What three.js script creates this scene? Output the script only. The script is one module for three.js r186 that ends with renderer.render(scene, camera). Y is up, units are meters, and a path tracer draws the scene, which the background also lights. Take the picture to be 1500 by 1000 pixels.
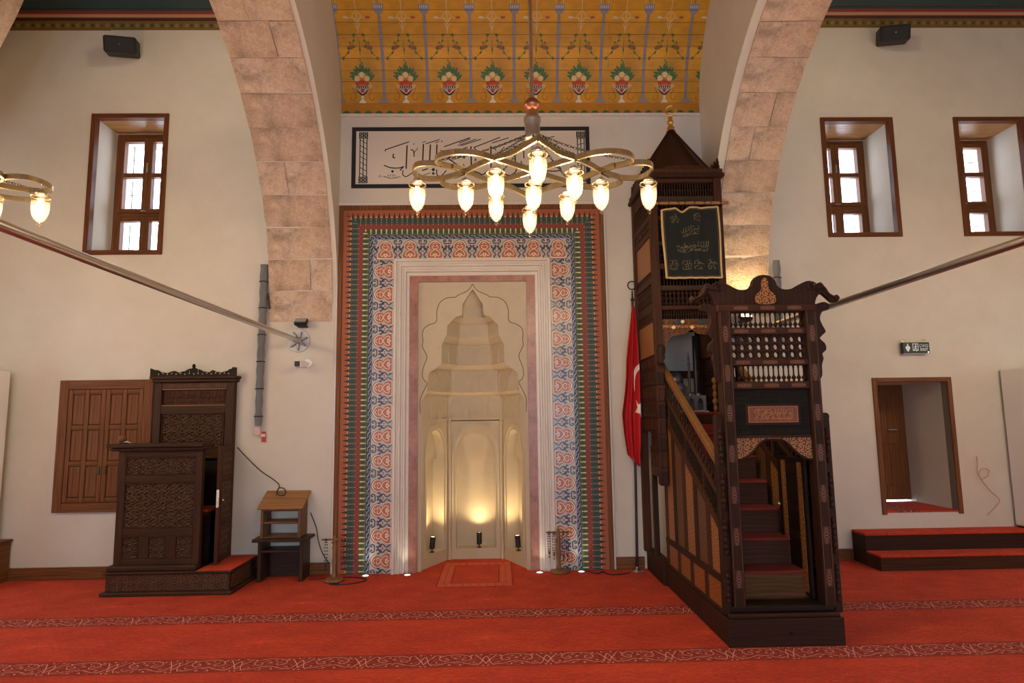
import * as THREE from 'three';
import { mergeGeometries } from 'three/addons/utils/BufferGeometryUtils.js';
import { RoundedBoxGeometry } from 'three/addons/geometries/RoundedBoxGeometry.js';

// ---------- camera, sky, exposure ----------
const scene = new THREE.Scene();
const renderer = new THREE.WebGLRenderer();
renderer.toneMapping = THREE.LinearToneMapping;
renderer.toneMappingExposure = 1.06;
renderer.shadowMap.enabled = true;
const camera = new THREE.PerspectiveCamera(2 * Math.atan(500 / 930) * 180 / Math.PI, 1.5, 0.05, 100);
camera.position.set(0, 1.6, 6.92);
camera.rotation.order = 'YXZ';
camera.rotation.set(0.11956, -0.02296, -0.0135);
const SKY = 7.2;                                   // bright overcast sky, seen through the windows
scene.background = new THREE.Color().setRGB(0.80 * SKY, 0.90 * SKY, 1.12 * SKY);
const LAMP = 0.68;                                 // candela-like strength of one chandelier lamp
const WARM = new THREE.Color().setRGB(1.0, 0.76, 0.48);

// ---------- helpers ----------
let seed = 7;
const rnd = () => { seed = (seed + 0x6d2b79f5) | 0; let t = Math.imul(seed ^ (seed >>> 15), 1 | seed); t = (t + Math.imul(t ^ (t >>> 7), 61 | t)) ^ t; return ((t ^ (t >>> 14)) >>> 0) / 4294967296; };
const rr = (a, b) => a + (b - a) * rnd();
const taken = new Map();
function numbered(n) { const k = taken.get(n) ?? 0; taken.set(n, k + 1); return k ? n + '_' + String(k).padStart(3, '0') : n; }
function thing(name, label, category, [x, y, z] = [0, 0, 0], group) {
  const o = new THREE.Group(); o.name = numbered(name); o.position.set(x, y, z); scene.add(o);
  o.userData = { label, category }; if (group) o.userData.group = group; return o;
}
function struct(name, label, [x, y, z] = [0, 0, 0]) {
  const o = new THREE.Group(); o.name = name; o.position.set(x, y, z); scene.add(o);
  o.userData = { kind: 'structure', label }; return o;
}
const originOf = (p) => { const v = new THREE.Vector3(); while (p && p !== scene) { v.add(p.position); p = p.parent; } return v; };
// mesh at world position (parents are not turned)
function M(parent, name, geo, mat, pos = [0, 0, 0], rot) {
  const m = new THREE.Mesh(geo, mat); m.name = parent === scene ? numbered(name) : name; m.castShadow = m.receiveShadow = true;
  const o = originOf(parent); m.position.set(pos[0] - o.x, pos[1] - o.y, pos[2] - o.z);
  if (rot) m.rotation.set(...rot);
  parent.add(m); return m;
}
// mesh in the parent's own axes
function L(parent, name, geo, mat, pos = [0, 0, 0], rot) {
  const m = new THREE.Mesh(geo, mat); m.name = name; m.castShadow = m.receiveShadow = true;
  m.position.set(...pos); if (rot) m.rotation.set(...rot); parent.add(m); return m;
}
function G(parent, name, pos = [0, 0, 0], rot) {
  const g = new THREE.Group(); g.name = name; const o = originOf(parent);
  g.position.set(pos[0] - o.x, pos[1] - o.y, pos[2] - o.z); if (rot) g.rotation.set(...rot); parent.add(g); return g;
}
// uv in metres by the way each face points; grain runs along v
function planar(geo, swap = false) {
  const g = geo.index ? geo.toNonIndexed() : geo; if (!g.attributes.normal) g.computeVertexNormals();
  const p = g.attributes.position, n = g.attributes.normal, uv = new Float32Array(p.count * 2);
  for (let i = 0; i < p.count; i++) {
    const ax = Math.abs(n.getX(i)), ay = Math.abs(n.getY(i)), az = Math.abs(n.getZ(i));
    let u, v;
    if (ax >= ay && ax >= az) { u = p.getZ(i); v = p.getY(i); } else if (ay >= az) { u = p.getX(i); v = p.getZ(i); } else { u = p.getX(i); v = p.getY(i); }
    if (swap) [u, v] = [v, u];
    uv[i * 2] = u + 0.37; uv[i * 2 + 1] = v + 0.71;
  }
  g.setAttribute('uv', new THREE.BufferAttribute(uv, 2)); return g;
}
const boxCache = new Map();
function box(w, h, d, r = 0.004) {
  const k = [w, h, d, r].map((v) => v.toFixed(4)).join();
  if (!boxCache.has(k)) {
    const g = r > 0 && Math.min(w, h, d) > 2.2 * r ? chamfer(w, h, d, r) : new THREE.BoxGeometry(w, h, d);
    const long = Math.max(w, h, d); boxCache.set(k, planar(g, long === w ? true : false));
  }
  return boxCache.get(k);
}
// box with chamfered edges: 44 triangles
function chamfer(w, h, d, r) {
  const P = [], x = w / 2, y = h / 2, z = d / 2, q = (a, b, c, e) => P.push(...a, ...b, ...c, ...a, ...c, ...e);
  const t = (a, b, c) => P.push(...a, ...b, ...c);
  const V = (sx, sy, sz, k) => [sx * (x - (k === 0 ? 0 : r)), sy * (y - (k === 1 ? 0 : r)), sz * (z - (k === 2 ? 0 : r))];
  for (const s of [-1, 1]) {
    const f = (a, b, c, e) => (s > 0 ? q(a, b, c, e) : q(a, e, c, b));
    f(V(s, -1, 1, 0), V(s, -1, -1, 0), V(s, 1, -1, 0), V(s, 1, 1, 0));
    f(V(-1, s, 1, 1), V(1, s, 1, 1), V(1, s, -1, 1), V(-1, s, -1, 1));
    f(V(-1, -1, s, 2), V(1, -1, s, 2), V(1, 1, s, 2), V(-1, 1, s, 2));
    for (const u of [-1, 1]) {
      const e = (a, b, c, d2) => (s * u > 0 ? q(a, b, c, d2) : q(a, d2, c, b));
      e(V(s, u, 1, 0), V(s, u, -1, 0), V(s, u, -1, 1), V(s, u, 1, 1));
      e(V(1, s, u, 1), V(-1, s, u, 1), V(-1, s, u, 2), V(1, s, u, 2));
      e(V(u, 1, s, 2), V(u, -1, s, 2), V(u, -1, s, 0), V(u, 1, s, 0));
      for (const v of [-1, 1]) { const a = V(s, u, v, 0), b = V(s, u, v, 1), c = V(s, u, v, 2); if (s * u * v > 0) t(a, b, c); else t(a, c, b); }
    }
  }
  const g = new THREE.BufferGeometry(); g.setAttribute('position', new THREE.Float32BufferAttribute(P, 3)); g.computeVertexNormals(); return g;
}
const B = (parent, name, mat, x0, x1, y0, y1, z0, z1, r = 0.004) => M(parent, name, box(x1 - x0, y1 - y0, z1 - z0, r), mat, [(x0 + x1) / 2, (y0 + y1) / 2, (z0 + z1) / 2]);
const shapeOf = (pts) => { const s = new THREE.Shape(); pts.forEach(([x, y], i) => (i ? s.lineTo(x, y) : s.moveTo(x, y))); s.closePath(); return s; };
const holeOf = (pts) => { const s = new THREE.Path(); pts.forEach(([x, y], i) => (i ? s.lineTo(x, y) : s.moveTo(x, y))); s.closePath(); return s; };
const rect = (x0, x1, y0, y1) => [[x0, y0], [x1, y0], [x1, y1], [x0, y1]];
function extrude(outer, depth, holes = [], bevel = 0, curveSegments = 8) {
  const s = outer.isShape ? outer : shapeOf(outer); for (const h of holes) s.holes.push(h.isPath || h.curves ? h : holeOf(h));
  return planar(new THREE.ExtrudeGeometry(s, bevel ? { depth: depth - 2 * bevel, bevelEnabled: true, bevelSize: bevel, bevelThickness: bevel, bevelOffset: -bevel, bevelSegments: 1, curveSegments } : { depth, bevelEnabled: false, curveSegments }));
}
// smooth outline through points
const smooth = (pts, n = 40, closed = false) => new THREE.CatmullRomCurve3(pts.map(([x, y]) => new THREE.Vector3(x, y, 0)), closed, 'centripetal').getPoints(n).map((p) => [p.x, p.y]);
const tube = (pts, r, n = 40, k = 6, closed = false) => new THREE.TubeGeometry(new THREE.CatmullRomCurve3(pts.map((p) => new THREE.Vector3(...p)), closed, 'centripetal'), n, r, k, closed);
const lathe = (pts, k = 16) => new THREE.LatheGeometry(pts.map(([r, y]) => new THREE.Vector2(r, y)), k);
const moved = (g, x = 0, y = 0, z = 0, rx = 0, ry = 0, rz = 0) => { const c = g.clone(); c.applyMatrix4(new THREE.Matrix4().makeRotationFromEuler(new THREE.Euler(rx, ry, rz)).setPosition(x, y, z)); return c; };
const merge = (list) => mergeGeometries(list.map((g) => { const c = g.index ? g.toNonIndexed() : g.clone(); for (const k of Object.keys(c.attributes)) if (!['position', 'normal', 'uv'].includes(k)) c.deleteAttribute(k); return c; }));
// flat bar swept along a plan curve (x, z), upright rectangular section
function ribbon(pts, w, h, n = 24, closed = false) {
  const c = new THREE.CatmullRomCurve3(pts.map(([x, z]) => new THREE.Vector3(x, 0, z)), closed, 'centripetal'), P = [], N = closed ? n : n;
  const ring = []; for (let i = 0; i <= N; i++) { const p = c.getPoint(i / N), t = c.getTangent(i / N), nx = -t.z, nz = t.x; ring.push([[p.x + nx * w / 2, -h / 2, p.z + nz * w / 2], [p.x + nx * w / 2, h / 2, p.z + nz * w / 2], [p.x - nx * w / 2, h / 2, p.z - nz * w / 2], [p.x - nx * w / 2, -h / 2, p.z - nz * w / 2]]); }
  const q = (a, b, d, e) => P.push(...a, ...b, ...d, ...a, ...d, ...e);
  for (let i = 0; i < N; i++) for (let k = 0; k < 4; k++) q(ring[i][k], ring[i][(k + 1) % 4], ring[i + 1][(k + 1) % 4], ring[i + 1][k]);
  if (!closed) { q(ring[0][3], ring[0][2], ring[0][1], ring[0][0]); q(...ring[N]); }
  const g = new THREE.BufferGeometry(); g.setAttribute('position', new THREE.Float32BufferAttribute(P, 3)); g.computeVertexNormals(); return planar(g);
}

// ---------- textures ----------
function valueNoise(s) {
  const perm = new Uint16Array(512); let t = s * 7919 + 13; const r = () => { t = (Math.imul(t, 1664525) + 1013904223) | 0; return (t >>> 0) / 4294967296; };
  for (let i = 0; i < 512; i++) perm[i] = Math.floor(r() * 65536);
  const h = (x, y, px, py) => perm[(perm[((x % px) + px) % px & 511] + ((y % py) + py) % py * 31) & 511] / 65535;
  return (x, y, px, py) => { const ix = Math.floor(x), iy = Math.floor(y), fx = x - ix, fy = y - iy, u = fx * fx * (3 - 2 * fx), v = fy * fy * (3 - 2 * fy);
    const a = h(ix, iy, px, py), b = h(ix + 1, iy, px, py), c = h(ix, iy + 1, px, py), d = h(ix + 1, iy + 1, px, py); return a + (b - a) * u + (c - a) * v + (a - b - c + d) * u * v; };
}
function fbm(s, fx, fy, oct = 5, gain = 0.55) { const n = valueNoise(s); return (u, v) => { let a = 0, w = 1, t = 0; for (let o = 0; o < oct; o++) { const k = 1 << o; a += w * n(u * fx * k, v * fy * k, fx * k, fy * k); t += w; w *= gain; } return a / t; }; }
function dataTex(w, h, f, srgb) {
  const d = new Uint8Array(w * h * 4);
  for (let y = 0; y < h; y++) for (let x = 0; x < w; x++) { const c = f(x / w, y / h), i = (y * w + x) * 4; if (typeof c === 'number') d[i] = d[i + 1] = d[i + 2] = Math.max(0, Math.min(255, c * 255)); else for (let k = 0; k < 3; k++) d[i + k] = Math.max(0, Math.min(255, c[k] * 255)); d[i + 3] = 255; }
  const t = new THREE.DataTexture(d, w, h); t.magFilter = THREE.LinearFilter; t.wrapS = t.wrapT = THREE.RepeatWrapping; if (srgb) t.colorSpace = THREE.SRGBColorSpace; t.needsUpdate = true; return t;
}
function canvasTex(w, h, draw, { srgb = true, wrap = true } = {}) {
  const c = document.createElement('canvas'); c.width = w; c.height = h; const x = c.getContext('2d'); draw(x, w, h);
  const t = new THREE.CanvasTexture(c); if (srgb) t.colorSpace = THREE.SRGBColorSpace; if (wrap) t.wrapS = t.wrapT = THREE.RepeatWrapping; return t;
}
const rep = (t, u, v = u) => { const c = t.clone(); c.repeat.set(u, v); c.needsUpdate = true; return c; };
const n1 = fbm(1, 5, 5, 6), n2 = fbm(2, 40, 3, 5, 0.6), n3 = fbm(3, 11, 11, 5, 0.65), n4 = fbm(4, 90, 90, 3), n5 = fbm(5, 60, 2, 4);
const GRAIN = dataTex(512, 512, (u, v) => { const r = n2(u, v), s = Math.sin((u * 9 + 0.8 * n1(u, v)) * 6.283 * 2) * 0.5 + 0.5, f = n5(u, v); const k = 0.60 + 0.26 * r + 0.12 * s + 0.16 * f; return [k, k * (0.985 + 0.02 * r), k * (0.96 + 0.05 * r)]; }, true);
const GRAINB = dataTex(256, 256, (u, v) => n2(u, v));
const PLASTER = dataTex(512, 512, (u, v) => { const a = n1(u, v), b = n3(u, v), k = 0.935 + 0.05 * (a - 0.5) + 0.05 * (b - 0.5); return [k, k * (0.996 + 0.008 * a), k * (0.985 + 0.025 * b)]; }, true);
const PLASTERB = dataTex(512, 512, (u, v) => 0.6 * n3(u, v) + 0.4 * n1(u, v));
const STONE = dataTex(512, 512, (u, v) => { const a = n1(u, v), b = n3(u, v), c = n4(u, v); let k = 0.84 + 0.30 * (b - 0.5) + 0.24 * (a - 0.5) + 0.16 * (c - 0.5); const pit = b < 0.34 ? 0.93 : 1; k *= pit; return [k, k * (0.95 + 0.06 * a), k * (0.90 + 0.12 * a)]; }, true);
const STONEB = dataTex(512, 512, (u, v) => { const b = n3(u, v), c = n4(u, v); return Math.min(1, 0.55 * b + 0.3 * c + 0.2 * n1(u, v)) * (b < 0.38 ? 0.6 : 1); });
const CLOTHB = dataTex(256, 256, (u, v) => 0.5 + 0.25 * Math.sin(u * 6.283 * 64) + 0.25 * Math.sin(v * 6.283 * 64));

const mats = new Map();
const std = (o) => new THREE.MeshStandardMaterial({ roughness: 0.6, ...o });
const lin = (r, g, b) => new THREE.Color().setRGB(r, g, b);
const wood = (r, g, b, rough = 0.45, bump = 0.0012, s = 1.6) => new THREE.MeshPhysicalMaterial({ color: lin(r, g, b), map: rep(GRAIN, s, s * 0.5), bumpMap: rep(GRAINB, s, s * 0.5), bumpScale: bump, roughness: rough, specularIntensity: 0.4 });
const mPlaster = std({ color: lin(0.71, 0.655, 0.545), map: rep(PLASTER, 0.35), bumpMap: rep(PLASTERB, 0.5), bumpScale: 0.004, roughness: 0.85 });
const mWoodDark = wood(0.044, 0.0165, 0.008, 0.6);          // minbar body
const mWoodRed = wood(0.074, 0.026, 0.011, 0.6);
const mWoodKursu = wood(0.066, 0.030, 0.015, 0.6);
const mWoodMid = wood(0.215, 0.082, 0.027, 0.5);            // cupboard
const mWoodCase = wood(0.17, 0.055, 0.019, 0.45);           // window casing
const mWoodHoney = wood(0.46, 0.235, 0.085, 0.30);          // window soffits
const mWoodRail = wood(0.27, 0.125, 0.040, 0.5);
const mWoodPine = wood(0.40, 0.205, 0.085, 0.5);
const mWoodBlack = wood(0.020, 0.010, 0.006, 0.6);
const mBlack = std({ color: lin(0.012, 0.012, 0.013), roughness: 0.5 });
const mBlackMetal = std({ color: lin(0.03, 0.03, 0.032), roughness: 0.4, metalness: 0.6 });
const mWhitePlastic = std({ color: lin(0.78, 0.77, 0.75), roughness: 0.4 });
const mSteel = std({ color: lin(0.62, 0.60, 0.57), roughness: 0.28, metalness: 1 });
const mBrass = std({ color: lin(0.62, 0.50, 0.30), roughness: 0.26, metalness: 1 });
const mBronze = std({ color: lin(0.10, 0.07, 0.04), roughness: 0.5, metalness: 0.6 });
const mGold = std({ color: lin(0.85, 0.56, 0.16), roughness: 0.3, metalness: 1 });
const mCopper = std({ color: lin(0.35, 0.13, 0.07), roughness: 0.3, metalness: 0.7 });
const mMarble = std({ color: lin(0.76, 0.70, 0.62), map: rep(PLASTER, 1.5), roughness: 0.35 });
const mPink = std({ color: lin(0.50, 0.24, 0.18), map: rep(STONE, 1.2), roughness: 0.35 });
const mCream = std({ color: lin(0.62, 0.53, 0.37), map: rep(STONE, 0.5), bumpMap: rep(STONEB, 0.8), bumpScale: 0.001, roughness: 0.7 });
mCream.map = rep(PLASTER, 1.1);
const mGlass = new THREE.MeshPhysicalMaterial({ color: 0xffffff, roughness: 0.02, transmission: 1, thickness: 0, ior: 1.45 });

// arabesque of mirrored scrolls and leaves
function vine(x, W, H, cell, color, lw, sd = 3, fill = true) {
  let s = sd; const r = () => { s = (Math.imul(s, 1664525) + 1013904223) | 0; return (s >>> 0) / 4294967296; };
  x.save(); x.strokeStyle = color; x.fillStyle = color; x.lineWidth = lw; x.lineCap = 'round'; x.lineJoin = 'round';
  const nx = Math.max(1, Math.round(W / cell)), ny = Math.max(1, Math.round(H / cell)), cw = W / nx, ch = H / ny;
  for (let j = 0; j < ny; j++) for (let i = 0; i < nx; i++) {
    const sx = (i % 2 ? -1 : 1), sy = ((i + j) % 2 ? -1 : 1), cx = (i + 0.5) * cw, cy = (j + 0.5) * ch, R = Math.min(cw, ch) * 0.46;
    x.save(); x.translate(cx, cy); x.scale(sx * cw / Math.min(cw, ch), sy * ch / Math.min(cw, ch));
    x.beginPath(); for (let a = 0; a <= 40; a++) { const t = a / 40, ang = t * 8.2 + 0.4, rad = R * (1.08 - 0.85 * t); const px = Math.cos(ang) * rad, py = Math.sin(ang) * rad; a ? x.lineTo(px, py) : x.moveTo(px, py); } x.stroke();
    const leaf = (px, py, an, l, w) => { x.save(); x.translate(px, py); x.rotate(an); x.beginPath(); x.moveTo(-l, 0); x.quadraticCurveTo(0, -w, l, 0); x.quadraticCurveTo(0, w, -l, 0); fill ? x.fill() : x.stroke(); x.restore(); };
    for (let k = 0; k < 5; k++) { const ang = 0.6 + k * 1.25 + r() * 0.3; leaf(Math.cos(ang) * R * (0.98 - 0.1 * k), Math.sin(ang) * R * (0.98 - 0.1 * k), ang + 0.9, R * 0.30, R * 0.17); }
    x.beginPath(); x.arc(0, 0, R * 0.17, 0, 7); fill ? x.fill() : x.stroke();
    x.restore();
    x.beginPath(); x.moveTo(cx - cw * 0.5, cy - sy * ch * 0.45); x.bezierCurveTo(cx - cw * 0.2, cy - sy * ch * 0.2, cx + cw * 0.2, cy - sy * ch * 0.5, cx + cw * 0.5, cy - sy * ch * 0.45); x.stroke();
  }
  x.restore();
}
// flowing script-like line of writing
function script(x, x0, y0, w, h, color, sd) {
  let s = sd; const r = () => { s = (Math.imul(s, 1664525) + 1013904223) | 0; return (s >>> 0) / 4294967296; };
  x.save(); x.strokeStyle = x.fillStyle = color; x.lineCap = 'round'; x.lineWidth = h * 0.07;
  let px = x0 + w; const base = y0 + h * 0.72;
  while (px > x0 + w * 0.06) {
    const k = r(), step = h * (0.22 + 0.25 * r());
    x.beginPath();
    if (k < 0.38) { x.moveTo(px, y0 + h * 0.08); x.lineTo(px - h * 0.03, base); x.quadraticCurveTo(px - step * 0.5, base + h * 0.08, px - step, base); }
    else if (k < 0.66) { x.moveTo(px, base - h * 0.2); x.quadraticCurveTo(px - step * 0.4, base + h * 0.34, px - step, base - h * 0.1); }
    else if (k < 0.85) { x.arc(px - step * 0.5, base - h * 0.14, h * 0.12, 0, 6.2); x.moveTo(px, base); x.lineTo(px - step, base); }
    else { x.moveTo(px + h * 0.2, y0 + h * 0.12); x.lineTo(px - step * 1.3, y0 + h * 0.4); x.lineTo(px - step, base); }
    x.stroke();
    if (r() < 0.5) { x.beginPath(); x.arc(px - step * 0.5, r() < 0.5 ? y0 + h * 0.25 : base + h * 0.22, h * 0.045, 0, 7); x.fill(); }
    px -= step;
  }
  x.restore();
}
// carved relief: a grid raised by a drawing (white = proud)
function relief(w, h, depth, res, draw) {
  const nx = Math.max(8, Math.round(w / res)), ny = Math.max(6, Math.round(h / res)), k = 4, c = document.createElement('canvas'); c.width = nx * k; c.height = ny * k;
  const x = c.getContext('2d'); x.fillStyle = '#000'; x.fillRect(0, 0, c.width, c.height); draw(x, c.width, c.height);
  const d = x.getImageData(0, 0, c.width, c.height).data, g = new THREE.PlaneGeometry(w, h, nx, ny), p = g.attributes.position;
  for (let j = 0; j <= ny; j++) for (let i = 0; i <= nx; i++) {
    let a = 0, n = 0; for (let q = -2; q < 2; q++) for (let s = -2; s < 2; s++) { const X = i * k + s, Y = j * k + q; if (X >= 0 && Y >= 0 && X < c.width && Y < c.height) { a += d[(Y * c.width + X) * 4]; n++; } }
    const v = n ? a / n / 255 : 0; p.setZ(j * (nx + 1) + i, depth * Math.min(1, v * 1.25));
  }
  g.computeVertexNormals();
  const uv = g.attributes.uv; for (let i = 0; i < uv.count; i++) uv.setXY(i, uv.getX(i) * w, uv.getY(i) * h);
  return g;
}
const carved = (cell, lw, sd) => (x, W, H) => vine(x, W, H, cell, '#fff', lw, sd);

// ---------- the room ----------
const X0 = -6.0, X1 = 7.5, ZB = 12, CEIL = 7.35, ZR = -0.2, XP = 3.03;
const CARPET = (x, w, h) => {
  x.fillStyle = 'rgb(198,66,33)'; x.fillRect(0, 0, w, h);
  const d = x.getImageData(0, 0, w, h), a = d.data, f1 = fbm(21, 6, 6, 4), f2 = fbm(22, 70, 130, 3, 0.7);
  for (let j = 0; j < h; j++) for (let i = 0; i < w; i++) { const k = 0.80 + 0.22 * f1(i / w, j / h) + 0.36 * (f2(i / w, j / h) - 0.5) + 0.05; const o = (j * w + i) * 4; a[o] *= k; a[o + 1] *= k * k; a[o + 2] *= k * k; }
  x.putImageData(d, 0, 0);
};
const bandMotif = (x, w, y0, hh) => {            // pale scrolls on a darker red stripe, four repeats
  x.fillStyle = 'rgba(120,18,14,0.72)'; x.fillRect(0, y0, w, hh);
  x.fillStyle = 'rgba(90,12,10,0.9)'; x.fillRect(0, y0, w, 4); x.fillRect(0, y0 + hh - 4, w, 4);
  x.strokeStyle = x.fillStyle = 'rgb(226,178,158)'; x.lineCap = 'round';
  const p = w / 4; x.save(); x.translate(0, y0 + 10); vine(x, w, hh - 20, hh * 0.52, 'rgb(176,96,80)', 4, 5, false); x.restore();
  for (let k = -1; k < 5; k++) for (const s of [-1, 1]) {
    x.save(); x.translate((k + 0.5) * p, y0 + hh / 2); x.scale(s, 1); x.lineWidth = 6;
    x.beginPath(); x.moveTo(0, -hh * 0.38); x.bezierCurveTo(p * 0.22, -hh * 0.42, p * 0.34, -hh * 0.1, p * 0.2, hh * 0.05); x.bezierCurveTo(p * 0.1, hh * 0.12, p * 0.08, -hh * 0.12, p * 0.17, -hh * 0.12); x.stroke();
    x.beginPath(); x.moveTo(0, hh * 0.2); x.bezierCurveTo(p * 0.1, hh * 0.02, p * 0.2, hh * 0.42, p * 0.36, hh * 0.30); x.stroke();
    x.beginPath(); x.moveTo(p * 0.5, -hh * 0.25); x.bezierCurveTo(p * 0.42, 0, p * 0.46, hh * 0.2, p * 0.36, hh * 0.38); x.stroke();
    x.beginPath(); x.moveTo(p * 0.5, hh * 0.3); x.bezierCurveTo(p * 0.45, 0, p * 0.40, -hh * 0.1, p * 0.33, -hh * 0.34); x.stroke();
    for (const [a, b, r] of [[0, -0.12, 9], [0.09, 0.34, 8], [0.26, -0.3, 8], [0.42, -0.38, 7], [0.46, 0.42, 7], [0.07, -0.25, 6], [0.3, 0.18, 7]]) { x.beginPath(); x.ellipse(p * a, hh * b, r * 1.7, r * 0.8, a * 9, 0, 7); x.fill(); }
    x.restore();
  }
};
const mCarpet = std({ map: rep(canvasTex(1024, 1024, CARPET), 1), roughness: 1, bumpMap: rep(dataTex(256, 256, (u, v) => n4(u, v)), 3), bumpScale: 0.004 });
const mCarpetBand = std({ map: canvasTex(2048, 1248, (x, w, h) => { CARPET(x, w, h); bandMotif(x, w, 0.33 * h, 0.24 * h); }), roughness: 1, bumpMap: rep(dataTex(256, 256, (u, v) => n4(u, v)), 4), bumpScale: 0.004 });
{
  const a = planar(new THREE.BoxGeometry(X1 - X0 + 0.6, 0.12, 2.3)); a.translate((X0 + X1) / 2, -0.06, -0.15);
  const b = planar(new THREE.BoxGeometry(X1 - X0 + 0.6, 0.12, ZB - 1 + 0.3)); b.translate((X0 + X1) / 2, -0.06, 1 + (ZB - 1 + 0.3) / 2);
  const p = b.attributes.position, uv = b.attributes.uv; for (let i = 0; i < p.count; i++) uv.setXY(i, (p.getX(i) + 0.1) / 1.64, -(p.getZ(i) - 1));
  const f = M(scene, 'floor', mergeGeometries([a, b], true), [mCarpet, mCarpetBand]);
  f.userData = { kind: 'structure', label: 'red wall to wall carpet with pale scrollwork stripes' };
}
const S = (name, label, geo, mat, pos, rot) => { const m = M(scene, name, geo, mat, pos, rot); m.userData = { kind: 'structure', label }; return m; };
const WT = 0.9, WIN = [[-4.50, -3.74, 3.49, 5.02, 0, -0.40], [3.92, 4.69, 3.69, 5.05, ZR, -0.72], [5.53, 6.30, 3.69, 5.05, ZR, -0.72]], LIN = 0.015;
const winHole = (w) => rect(w[0] - LIN, w[1] + LIN, w[2] - LIN, w[3] + LIN);
const CX = -0.272;                                 // axis of the prayer niche
S('wall_front', 'cream plastered wall around the prayer niche', extrude(rect(X0 - 0.3, XP, -0.06, CEIL), WT, [winHole(WIN[0]), rect(CX - 0.77, CX + 0.77, -0.05, 3.16)]), mPlaster, [0, 0, -WT]);
S('wall_front_core', 'masonry behind the prayer niche', box(1.9, 3.4, 0.1, 0), mPlaster, [CX, 1.7, -WT - 0.05]);
S('wall_front_right', 'cream plastered wall with two windows and a low doorway', extrude(rect(XP, X1 + 0.3, 0, CEIL), WT, [winHole(WIN[1]), winHole(WIN[2]), rect(4.29, 5.10, 0.50, 1.945)]), mPlaster, [0, 0, ZR - WT]);
const SIDE = [[0.9, 1.7, 1.0, 2.5]];
S('wall_left', 'plastered side wall with tall windows beyond the left bay', extrude(rect(-WT, ZB, 0, CEIL), 0.3, SIDE.map((r) => rect(...r))), mPlaster, [X0, 0, 0], [0, -Math.PI / 2, 0]);
S('wall_right', 'plastered side wall with tall windows beyond the right bay', extrude(rect(-WT - 0.2, ZB, 0, CEIL), 0.3, SIDE.map((r) => rect(...r))), mPlaster, [X1 + 0.3, 0, 0], [0, -Math.PI / 2, 0]);
[X0 - 0.2, X1 + 0.2].forEach((x, k) => SIDE.forEach(([z0, z1, y0, y1], j) => {
  const g = struct('window_' + (4 + k), 'tall window in the ' + (k ? 'right' : 'left') + ' side wall', [x, y0, (z0 + z1) / 2]);
  for (const z of [z0, (z0 + z1) / 2 - 0.03, z1 - 0.06]) B(g, 'stile', mWoodCase, x - 0.03, x + 0.03, y0, y1, z, z + 0.06);
  for (const y of [y0, (y0 + y1) / 2, y1 - 0.06]) for (const z of [z0 + 0.06, (z0 + z1) / 2 + 0.03]) B(g, 'rail', mWoodCase, x - 0.025, x + 0.025, y, y + 0.06, z, z + (z1 - z0) / 2 - 0.09);
}));
const DOORS = [[-4.6, -3.0], [-1.7, 2.0], [4.2, 5.8]];
S('wall_back', 'plastered rear wall with tall glazed doorways', extrude(rect(X0 - 0.3, X1 + 0.3, -0.06, CEIL), 0.5, DOORS.map(([a, b]) => rect(a, b, -0.05, 3.2))), mPlaster, [0, 0, ZB]);
S('ceiling', 'plain slab above the painted vaults', box(X1 - X0 + 0.6, 0.2, ZB + 2.0, 0), mPlaster, [(X0 + X1) / 2, CEIL + 0.1, ZB / 2 - 0.3]);
DOORS.forEach(([a, b], i) => {
  const g = struct('door_' + (i + 2), 'tall glazed doorway to the courtyard', [(a + b) / 2, 0, ZB + 0.1]);
  for (const x of [a, (a + b) / 2 - 0.035, b - 0.07]) B(g, 'stile', mWoodCase, x, x + 0.07, 0, 3.2, ZB + 0.06, ZB + 0.13);
  for (const y of [0, 1.1, 2.3, 3.13]) B(g, 'rail', mWoodCase, a + 0.07, b - 0.07, y, y + 0.07, ZB + 0.07, ZB + 0.12);
});
// arches that spring from the front wall and come towards the viewer
const AR = 2.85, AY = 2.67;
const mStoneL = [0, 1, 2].map((i) => std({ color: lin(0.68 + 0.045 * i, 0.50 + 0.045 * i, 0.36 + 0.04 * i), map: rep(STONE, 0.7 + 0.1 * i), bumpMap: rep(STONEB, 1.1), bumpScale: 0.012, roughness: 0.9 }));
function stoneBlock(w, h, d, rough, sd) {          // front face +z, worn edges
  const g = new THREE.BoxGeometry(w, h, d, 4, 3, 1), p = g.attributes.position; let s = sd * 97 + 5; const r = () => { s = (Math.imul(s, 1664525) + 1013904223) | 0; return (s >>> 0) / 4294967296; };
  const key = new Map();
  for (let i = 0; i < p.count; i++) if (p.getZ(i) > 0) {
    const k = p.getX(i).toFixed(3) + p.getY(i).toFixed(3); if (!key.has(k)) key.set(k, [r(), r(), r()]); const q = key.get(k);
    const ex = Math.abs(p.getX(i)) > w / 2 - 1e-4, ey = Math.abs(p.getY(i)) > h / 2 - 1e-4;
    p.setZ(i, p.getZ(i) + (q[0] - 0.5) * rough - (ex || ey ? rough * 0.22 : 0));
    if (ex && rough > 0.015) p.setX(i, p.getX(i) * (1 - 0.03 * q[1])); if (ey) p.setY(i, p.getY(i) * (1 - 0.025 * q[2]));
  }
  g.computeVertexNormals(); return planar(g);
}
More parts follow.
